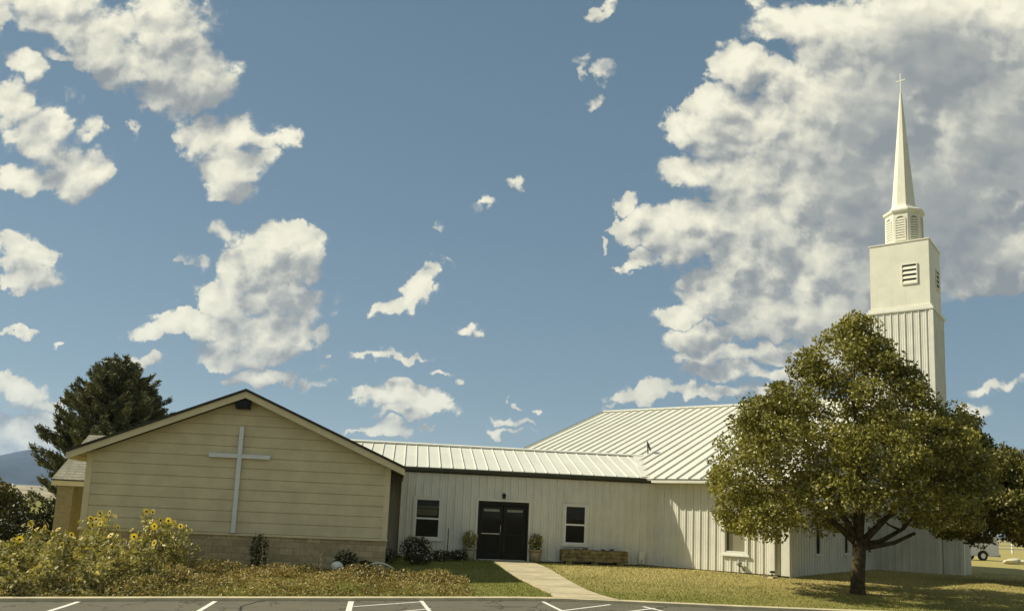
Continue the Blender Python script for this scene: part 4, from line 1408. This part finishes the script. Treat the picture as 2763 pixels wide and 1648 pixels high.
t2 = Vector((19.9, 31.6, 0))
tree2 = thing('leafy_tree', 'darker tree with thin upright shoots at the right edge, behind the broad tree', 'tree', t2)
PF2 = [(1.72, -3.6, 2.2), (2.1, -4.4, 2.6), (3.0, -4.5, 2.4), (4.0, -4.2, 1.2), (4.6, -3.9, -.2), (5.1, -3.5, -1.4), (5.6, -3.1, -2.0), (6.0, -2.8, -2.3)]
pts, cl = crown_points(360, 200, PF2, ([1, 3, 4.5, 6.0], [2.2, 2.7, 1.6, .4]), 0)
ex = []
mb = MB()
for (x_, z0_, z1_) in ((-2.75, 4.8, 6.5), (-3.3, 4.4, 5.7), (-2.3, 4.6, 6.1), (-1.75, 4.3, 5.5), (-1.2, 4.0, 5.3)):
    n = 90
    tt = RNG.uniform(0, 1, n)
    ex.append(np.stack([x_ + RNG.normal(size=n) * .16 * (1.15 - tt), RNG.normal(size=n) * .16 - .3, z0_ + (z1_ - z0_) * tt], -1))
    limb(mb, [(x_ * .5, 0, 2.5), (x_ * .9, -.2, z0_), (x_, -.3, z1_)], .05, .01, 6)
pts = np.concatenate([pts] + ex)
v, f = leaf_cloud(pts, .12, .62, .35)
np_mesh('crown', v, f, 'leaf_second', tree2)
limb(mb, [(0, 0, -.15), (-.1, 0, 1.6), (-.9, 0, 3.6), (-2.2, 0, 5.2)], .2, .03, 10)
for k in range(7):
    a = k * .9
    limb(mb, [(0, 0, 1.5 + k * .2), (math.cos(a) * 1.2, math.sin(a) * 1.1, 2.5 + k * .25), (math.cos(a) * 2.2, math.sin(a) * 1.9, 3.0 + k * .3)], .08, .02, 7)
mb.build('trunk', 'bark', tree2, True)

# spruce behind the gable building
sp_ = thing('spruce_tree', 'tall dark blue-green spruce rising behind the left slope of the tan gable', 'tree', (-21.9, 46, -.05))
mb = MB()
limb(mb, [(0, 0, -.2), (0, 0, 3), (.05, 0, 6), (0, 0, 9.2)], .28, .03, 10)
cc, ax = [], []
for k in range(290):
    tz_ = RNG.uniform(0, 1) ** .8
    z = 1.0 + 8.2 * tz_
    a = RNG.uniform(0, 2 * math.pi)
    wl = 5.3 if math.cos(a) < 0 else 5.1
    L_ = min(3.7 if math.cos(a) < 0 else 4.0, wl * (1 - tz_) ** .58) * RNG.uniform(.68, 1.08) + .2
    d = np.array([math.cos(a), math.sin(a), 0])
    tip = d * L_ + np.array([0, 0, z + .10 * L_ + RNG.uniform(0, .6)])
    mid = d * L_ * .55 + np.array([0, 0, z - .12 * L_])
    limb(mb, [(0, 0, z), tuple(mid), tuple(tip)], .045, .012, 5)
    n = int(110 + 135 * L_)
    t = RNG.uniform(.15, 1, n)[:, None]
    p_ = (1 - t) ** 2 * np.array([0, 0, z]) + 2 * t * (1 - t) * mid + t ** 2 * tip
    sid = np.array([-d[1], d[0], 0])
    sp2 = RNG.normal(size=(n, 1)) * (.42 * (1.12 - t))
    p_ = p_ + sid * sp2 + RNG.normal(size=(n, 3)) * np.array([.05, .05, .09])
    cc.append(p_)
    ax.append(np.tile(d * .55 + np.array([0, 0, .55]), (n, 1)) + sid * np.sign(sp2) * .7)
cc, ax = np.concatenate(cc), np.concatenate(ax)
v, f = leaf_cloud(cc, .26, .26, 0, ax)
np_mesh('crown', v, f, 'needle', sp_)
mb.build('trunk', 'bark', sp_, True)

# shrubs at the left edge
def shrub(label, loc, rx, ry, h, n, size, mat='bush', name='shrub'):
    t = thing(name, label, 'shrub', loc, 0, 'shrubs left of the porch')
    prof_ = [(.05, -rx * .8, rx * .8), (h * .35, -rx, rx), (h * .7, -rx * .8, rx * .85), (h * .92, -rx * .45, rx * .4), (h, -.1, .1)]
    pts_, _ = crown_points(int(n / 170), 160, prof_, ([0, h * .4, h], [ry, ry, .3]), 0, (.25, .5))
    v_, f_ = leaf_cloud(pts_, size, .6, .2)
    np_mesh('foliage', v_, f_, mat, t)
    m_ = MB()
    for k in range(9):
        a = k * .7
        limb(m_, [(0, 0, -.15), (math.cos(a) * rx * .4, math.sin(a) * ry * .4, h * .4), (math.cos(a) * rx * .75, math.sin(a) * ry * .7, h * .75)], .04, .012, 6)
    m_.build('stem', 'bark', t)
    return t
shrub('large olive green shrub at the left edge of the photo', (-20.2, 33.0, -.05), 1.9, 1.6, 2.15, 14000, .12)
shrub('smaller dark shrub between the olive shrub and the porch', (-17.7, 33.6, -.05), 1.2, 1.2, 1.75, 8000, .12, 'dark_bush')
shrub('shadowy low shrub behind the sunflowers', (-17.6, 30.2, -.05), 1.3, 1.0, 1.15, 6000, .11, 'dark_bush')

# ------------------------------------------------------------------ weed bed
def inside(x, y, poly):
    c_ = np.zeros(len(x), bool)
    j = len(poly) - 1
    for i in range(len(poly)):
        xi, yi = poly[i]; xj, yj = poly[j]
        c_ ^= ((yi > y) != (yj > y)) & (x < (xj - xi) * (y - yi) / (yj - yi + 1e-12) + xi)
        j = i
    return c_
bed = [(-14, 18.6), (-7.6, 20.7), (-3.4, 21.95), (-.85, 22.7), (-1.2, 25.0), (-1.9, 26.6), (-3.2, 26.3), (-4.4, 26.55), (-8.4, 26.0), (-13, 25.4), (-17, 24)]
def scatter(n, poly):
    a = np.array(poly)
    x = RNG.uniform(a[:, 0].min(), a[:, 0].max(), n * 3)
    y = RNG.uniform(a[:, 1].min(), a[:, 1].max(), n * 3)
    k = inside(x, y, poly)
    return x[k][:n], y[k][:n]
def hump(x, y):
    return .55 + .28 * np.sin(x * 2.1 + y * 1.3) * np.sin(x * .9 - y * 1.7) + .17 * np.sin(x * 5.3 + 1) * np.sin(y * 4.1)
x, y = scatter(40000, bed)
edge = np.clip((y - kerb_y(x) - .12) / .7, .12, 1)
h = .60 * hump(x, y) * edge * np.clip((26.2 - y) / 1.6, .35, 1)
pts = np.stack([x, y, gz(x, y) + h * RNG.uniform(.25, 1.1, len(x)) ** .6], -1)
v, f = leaf_cloud(pts, .075, .5, -.15)
tag(np_mesh('ground_cover', v, f, 'weed'), 'low tan and olive ground cover filling the bed along the kerb', 'ground cover', kind='stuff')
x, y = scatter(12000, bed)
k = y - kerb_y(x) < 1.5
x, y = x[k], y[k]
edge = np.clip((y - kerb_y(x) - .02) / .8, .05, 1)
pts = np.stack([x, y, gz(x, y) + .27 * hump(x + 3, y) * edge * RNG.uniform(0, 1, len(x))], -1)
v, f = leaf_cloud(pts, .07, .5, -.2)
tag(np_mesh('weed_fringe', v, f, 'weed_green'), 'green weeds along the kerb edge of the bed', 'weeds', kind='stuff')

# wild sunflowers at the left end of the bed
def sunflower(loc, h, nleaf, nhead, spread):
    t = thing('sunflower_plant', 'tall wild sunflower with yellow heads in the clump at the left end of the bed', 'sunflower', loc, 0, 'wild sunflowers in the clump')
    mb_ = MB()
    cl_, heads = [], []
    nst = max(nhead, 3) + 2
    for k in range(nst):
        a = random.uniform(0, 6.28)
        hh = h * (random.uniform(.78, 1.08) if k < nhead else random.uniform(.45, .8))
        r_ = spread * random.uniform(.25, 1)
        tip = Vector((math.cos(a) * r_, math.sin(a) * r_, hh))
        mid = Vector((tip.x * .35, tip.y * .35, hh * .5))
        mb_.tube([(0, 0, -.05), mid, tip], [.014, .011, .006], 5)
        m_ = nleaf // nst
        tt = RNG.uniform(.12, .97, m_)[:, None]
        q = (1 - tt) ** 2 * np.array((0, 0, 0)) + 2 * tt * (1 - tt) * np.array(mid) + tt ** 2 * np.array(tip)
        cl_.append(q + RNG.normal(size=q.shape) * np.array([.13, .13, .05]) * (1.3 - tt * .7))
        if k < nhead:
            heads.append(tip)
    mb_.build('stem', 'stem', t)
    v_, f_ = leaf_cloud(np.concatenate(cl_), .13, .55, .35)
    np_mesh('foliage', v_, f_, 'sun_leaf', t)
    for tip in heads:
        hm = MB()
        N, r0, r1 = 13, .026, random.uniform(.08, .115)
        for j in range(N):
            a = 2 * math.pi * j / N
            da = math.pi / N * .95
            hm.face((r0 * math.cos(a - da), r0 * math.sin(a - da), 0), (r1 * .7 * math.cos(a - da * .8), r1 * .7 * math.sin(a - da * .8), .006),
                    (r1 * math.cos(a), r1 * math.sin(a), random.uniform(-.012, .012)), (r1 * .7 * math.cos(a + da * .8), r1 * .7 * math.sin(a + da * .8), .006), (r0 * math.cos(a + da), r0 * math.sin(a + da), 0))
        ho = hm.build('flower_head', 'petal', t)
        ho.location = tip
        face = Vector((random.uniform(-.7, .7), random.uniform(-1, -.25), random.uniform(-.1, .6)))
        ho.rotation_euler = face.to_track_quat('Z', 'Y').to_euler()
        MB().lathe([(.028, -.008), (.031, .004), (.021, .014), (.004, .018)], 10).build('seed_disc', 'seed', ho)
    return t
SF = [(-13.3, 20.6, 1.15, 1), (-12.6, 21.6, 1.25, 3), (-12.2, 20.3, 1.0, 1), (-11.9, 22.7, 1.5, 4), (-11.5, 21.3, 1.3, 2), (-11.2, 23.6, 1.72, 4), (-10.9, 20.6, 1.1, 1), (-10.7, 22.3, 1.55, 4),
      (-10.3, 24.0, 1.85, 4), (-10.1, 21.4, 1.3, 2), (-9.9, 22.9, 1.72, 3), (-9.5, 24.2, 1.85, 3), (-9.3, 22.0, 1.45, 2), (-9.1, 23.3, 1.6, 3), (-13.9, 22.3, 1.25, 2), (-13.0, 23.4, 1.45, 3),
      (-12.0, 24.6, 1.6, 3), (-9.9, 20.7, .95, 0), (-12.9, 19.7, .8, 0), (-11.5, 20.0, .85, 0)]
for x_, y_, h_, nh in SF:
    sunflower((x_, y_, float(gz(x_, y_))), h_ * .93, 620, nh, .5)
lf_bed = [(-15, 18.6), (-11.3, 19.6), (-8.6, 20.5), (-8.8, 24.6), (-9.4, 25.3), (-15, 24.5)]
x, y = scatter(11000, lf_bed)
h = np.clip(.55 + (y - kerb_y(x)) * .14, .3, 1.15) * hump(x * .7, y * .8) * np.clip((y - kerb_y(x) - .15) / .8, .1, 1)
pts = np.stack([x, y, gz(x, y) + h * RNG.uniform(.1, 1.1, len(x)) ** .6], -1)
v, f = leaf_cloud(pts, .10, .45, .1)
tag(np_mesh('weed_thicket', v, f, 'sun_leaf'), 'tangled pale green weeds under the sunflowers', 'weeds', kind='stuff')
# dark plants at the foot of the stone base
for k, (x_, h_, r_, lab) in enumerate(((-7.55, 1.15, .3, 'dark upright plant against the stone base beside the sunflowers'), (-4.95, .72, .42, 'dark leafy plant at the stone base behind the white rock'), (-4.35, .4, .3, 'low dark plant near the right end of the stone base'))):
    yy_ = GY + (x_ - GX) * math.tan(R(GYAW)) - .42
    plant_bunch('wall_plant', lab, 'plant', (x_, yy_, float(gz(x_, yy_))), r_, h_, 650, .075, 'dark_bush', 3)
def stone(name, label, cat, loc, sx, sy, sz, seed, mat='rock', group=None):
    bm = bmesh.new()
    bmesh.ops.create_icosphere(bm, subdivisions=3, radius=1)
    rg = random.Random(seed)
    ph = [Vector((rg.uniform(-1, 1), rg.uniform(-1, 1), rg.uniform(-1, 1))).normalized() for _ in range(14)]
    am = [rg.uniform(.5, .92) for _ in ph]
    for v_ in bm.verts:
        d = v_.co.normalized()
        r_ = 1.0
        for p_, a in zip(ph, am):
            c_ = d.dot(p_)
            if c_ > a:
                r_ = min(r_, a / c_)
        v_.co = Vector((d.x * r_ * sx, d.y * r_ * sy, d.z * r_ * sz + sz * .45))
    me = bpy.data.meshes.new(name)
    bm.to_mesh(me); bm.free()
    me.materials.append(MT[mat])
    o_ = bpy.data.objects.new(name, me)
    C.objects.link(o_)
    o_.location = loc
    return tag(o_, label, cat, group)
stone('rock', 'white rock at the foot of the stone base below the right half of the gable', 'rock', (-5.05, 25.75, float(gz(0, 25.75)) + .12), .24, .18, .2, 4, 'line_paint')
hp = MB()
ar_ = [(-.45 + .9 * k / 10, -.1 * math.sin(k * .5), .02 + .17 * math.sin(math.pi * k / 10)) for k in range(11)]
hp.tube(ar_, [.022] * 11, 8)
o = hp.build('garden_hose', 'bright_trim', smooth=True)
o.location = (-3.85, 25.9, float(gz(0, 25.9)) + .2)
tag(o, 'pale arched hose in the weeds at the right corner of the stone base', 'hose')
for k, (x_, y_, h_) in enumerate(((-6.95, 24.2, 1.05), (-5.35, 24.6, .75), (-8.35, 23.6, 1.2))):
    st = MB()
    st.tube([(0, 0, -.05), (.02, 0, h_ * .5), (-.01, 0, h_)], [.010, .008, .004], 5)
    for j in range(9):
        z = h_ * (.35 + .07 * j)
        a = j * 2.4
        st.tube([(0, 0, z), (.05 * math.cos(a), .05 * math.sin(a), z + .05)], [.005, .012], 5)
    o = st.build('dry_stalk', 'dry_stalk')
    o.location = (x_, y_, float(gz(x_, y_)))
    tag(o, ('thin dry stalk standing before the stone base left of the cross', 'short dry stalk standing before the stone base under the cross', 'thin dry stalk at the edge of the sunflower clump')[k], 'dry stalk')

# ------------------------------------------------------------------ grass blades on the lawn
n = 150000
x = RNG.uniform(-2.2, 24, n)
y = RNG.uniform(22.6, 40, n)
keep = (y > kerb_y(x) + .1)
cvx, cvy = math.cos(R(CYAW)), math.sin(R(CYAW))
cx_, cy_ = (x - LX) * cvx + (y - LY) * cvy, -(x - LX) * cvy + (y - LY) * cvx
keep &= ~((cx_ < CW + .04) & (cy_ > -.05)) & ~((cx_ >= CW) & (cx_ < CW + TW + 1) & (cy_ > 11.3))
lx_, ly_ = (x - LX) * math.cos(R(LYAW)) + (y - LY) * math.sin(R(LYAW)), -(x - LX) * math.sin(R(LYAW)) + (y - LY) * math.cos(R(LYAW))
keep &= ~((lx_ < 0) & (ly_ > -.04))
keep &= ~inside(x, y, lp + rp[::-1]) & ~inside(x, y, bed)
keep &= RNG.uniform(0, 1, n) < np.clip(1.25 - (y - 23) / 14, .25, 1)
x, y = x[keep], y[keep]
n = len(x)
a = RNG.uniform(0, 2 * math.pi, n)
hgt = RNG.uniform(.025, .062, n)
lean = RNG.normal(size=(n, 2)) * .022
z = gz(x, y)
wd = RNG.uniform(.006, .012, n)
v = np.stack([np.stack([x - np.cos(a) * wd, y - np.sin(a) * wd, z - .005], -1), np.stack([x + np.cos(a) * wd, y + np.sin(a) * wd, z - .005], -1), np.stack([x + lean[:, 0], y + lean[:, 1], z + hgt], -1)], 1).reshape(-1, 3)
tag(np_mesh('lawn_grass', v, np.arange(n * 3).reshape(n, 3), 'blade'), 'short dry mown grass of the lawn', 'grass', kind='stuff')

# ------------------------------------------------------------------ far right: van, fence, boulders
van = thing('white_van', 'white van parked on the dry grass beyond the tower', 'van', (35.0, 63.7, -.02), 3)
mb = MB()
def arch(cx, r, n=9):
    return [(cx + r * math.cos(math.pi * k / n), .34 + r * math.sin(math.pi * k / n)) for k in range(n, -1, -1)]
side = [(-4.1, .35), (-4.15, .95), (-3.9, 1.1), (-3.2, 1.2), (-2.6, 1.95), (1.75, 2.0), (1.85, .4)] 
low = [(1.85, .34)] + [(q[0], q[1]) for q in reversed(arch(.6, .44))] + [(q[0], q[1]) for q in reversed(arch(-3.0, .44))] + [(-4.1, .34)]
ring = [(-4.1, .36), (-4.15, .95), (-3.9, 1.1), (-3.2, 1.22), (-2.6, 1.95), (-2.2, 2.02), (1.6, 2.02), (1.8, 1.9), (1.85, .36)] + list(reversed(arch(.6, .44))) + list(reversed(arch(-3.0, .44)))
mb.prism([(a_, .9, b_) for a_, b_ in ring], [(a_, -.9, b_) for a_, b_ in ring])
mb.build('body', 'van_white', van, bevel=.03)
for wx_ in (.6, -3.0):
    for wy_ in (-.82, .82):
        wm = MB()
        wm.lathe([(.2, -.1), (.33, -.1), (.36, -.06), (.36, .06), (.33, .1), (.2, .1)], 24, cap=False)
        wo_ = wm.build('wheel', 'rubber', van, True)
        wo_.location = (wx_, wy_, .36)
        wo_.rotation_euler = (R(90), 0, 0)
        MB().lathe([(.02, -.08), (.205, -.07), (.205, .07), (.09, .08), (.02, .10)], 20).build('rim', 'fence_white', wo_)
MB().box(-2.3, -.5, -.91, -.902, 1.3, 1.82).box(-.3, 1.4, -.91, -.902, 1.3, 1.82).build('side_window', 'glass', van)
MB().box(-4.18, -4.12, -.85, -.5, .72, .9).build('headlight', 'bright_trim', van)
MB().box(-4.22, -4.1, -.88, .88, .32, .55).box(1.8, 1.95, -.88, .88, .32, .5).build('bumper', 'grey_box', van)

fence = thing('rail_fence', 'white three-rail fence across the dry grass at the far right', 'fence', (48, 97, 0), 11)
for k in range(17):
    MB().box(k * 2.4 - .07, k * 2.4 + .07, -.06, .06, -.1, 1.36).build('post', 'fence_white', fence)
for z in (.42, .82, 1.2):
    MB().box(-.2, 40, -.095, -.061, z, z + .14).build('rail', 'fence_white', fence)
stone('boulder', 'pale boulder on the dry grass at the right edge', 'boulder', (34.0, 56.6, -.05), .62, .45, .42, 11)
stone('boulder', 'lower pale boulder beyond the right edge boulder, farther right', 'boulder', (35.3, 57.2, -.05), .7, .5, .28, 12)

# ------------------------------------------------------------------ haze
if True:
    hz = MB().box(-11900, 11900, -300, 11900, -4, 700).build('haze', 'plain')
    hm_ = bpy.data.materials.new('haze_air')
    hm_.use_nodes = True
    t = hm_.node_tree
    t.nodes.clear()
    pv = nd(t, 'ShaderNodeVolumePrincipled')
    pv.inputs['Color'].default_value = (.50, .70, 1.0, 1)
    pv.inputs['Density'].default_value = .00006
    pv.inputs['Anisotropy'].default_value = .2
    om = nd(t, 'ShaderNodeOutputMaterial')
    t.links.new(pv.outputs[0], om.inputs['Volume'])
    hz.data.materials.clear()
    hz.data.materials.append(hm_)
    tag(hz, None, None, kind='stuff')
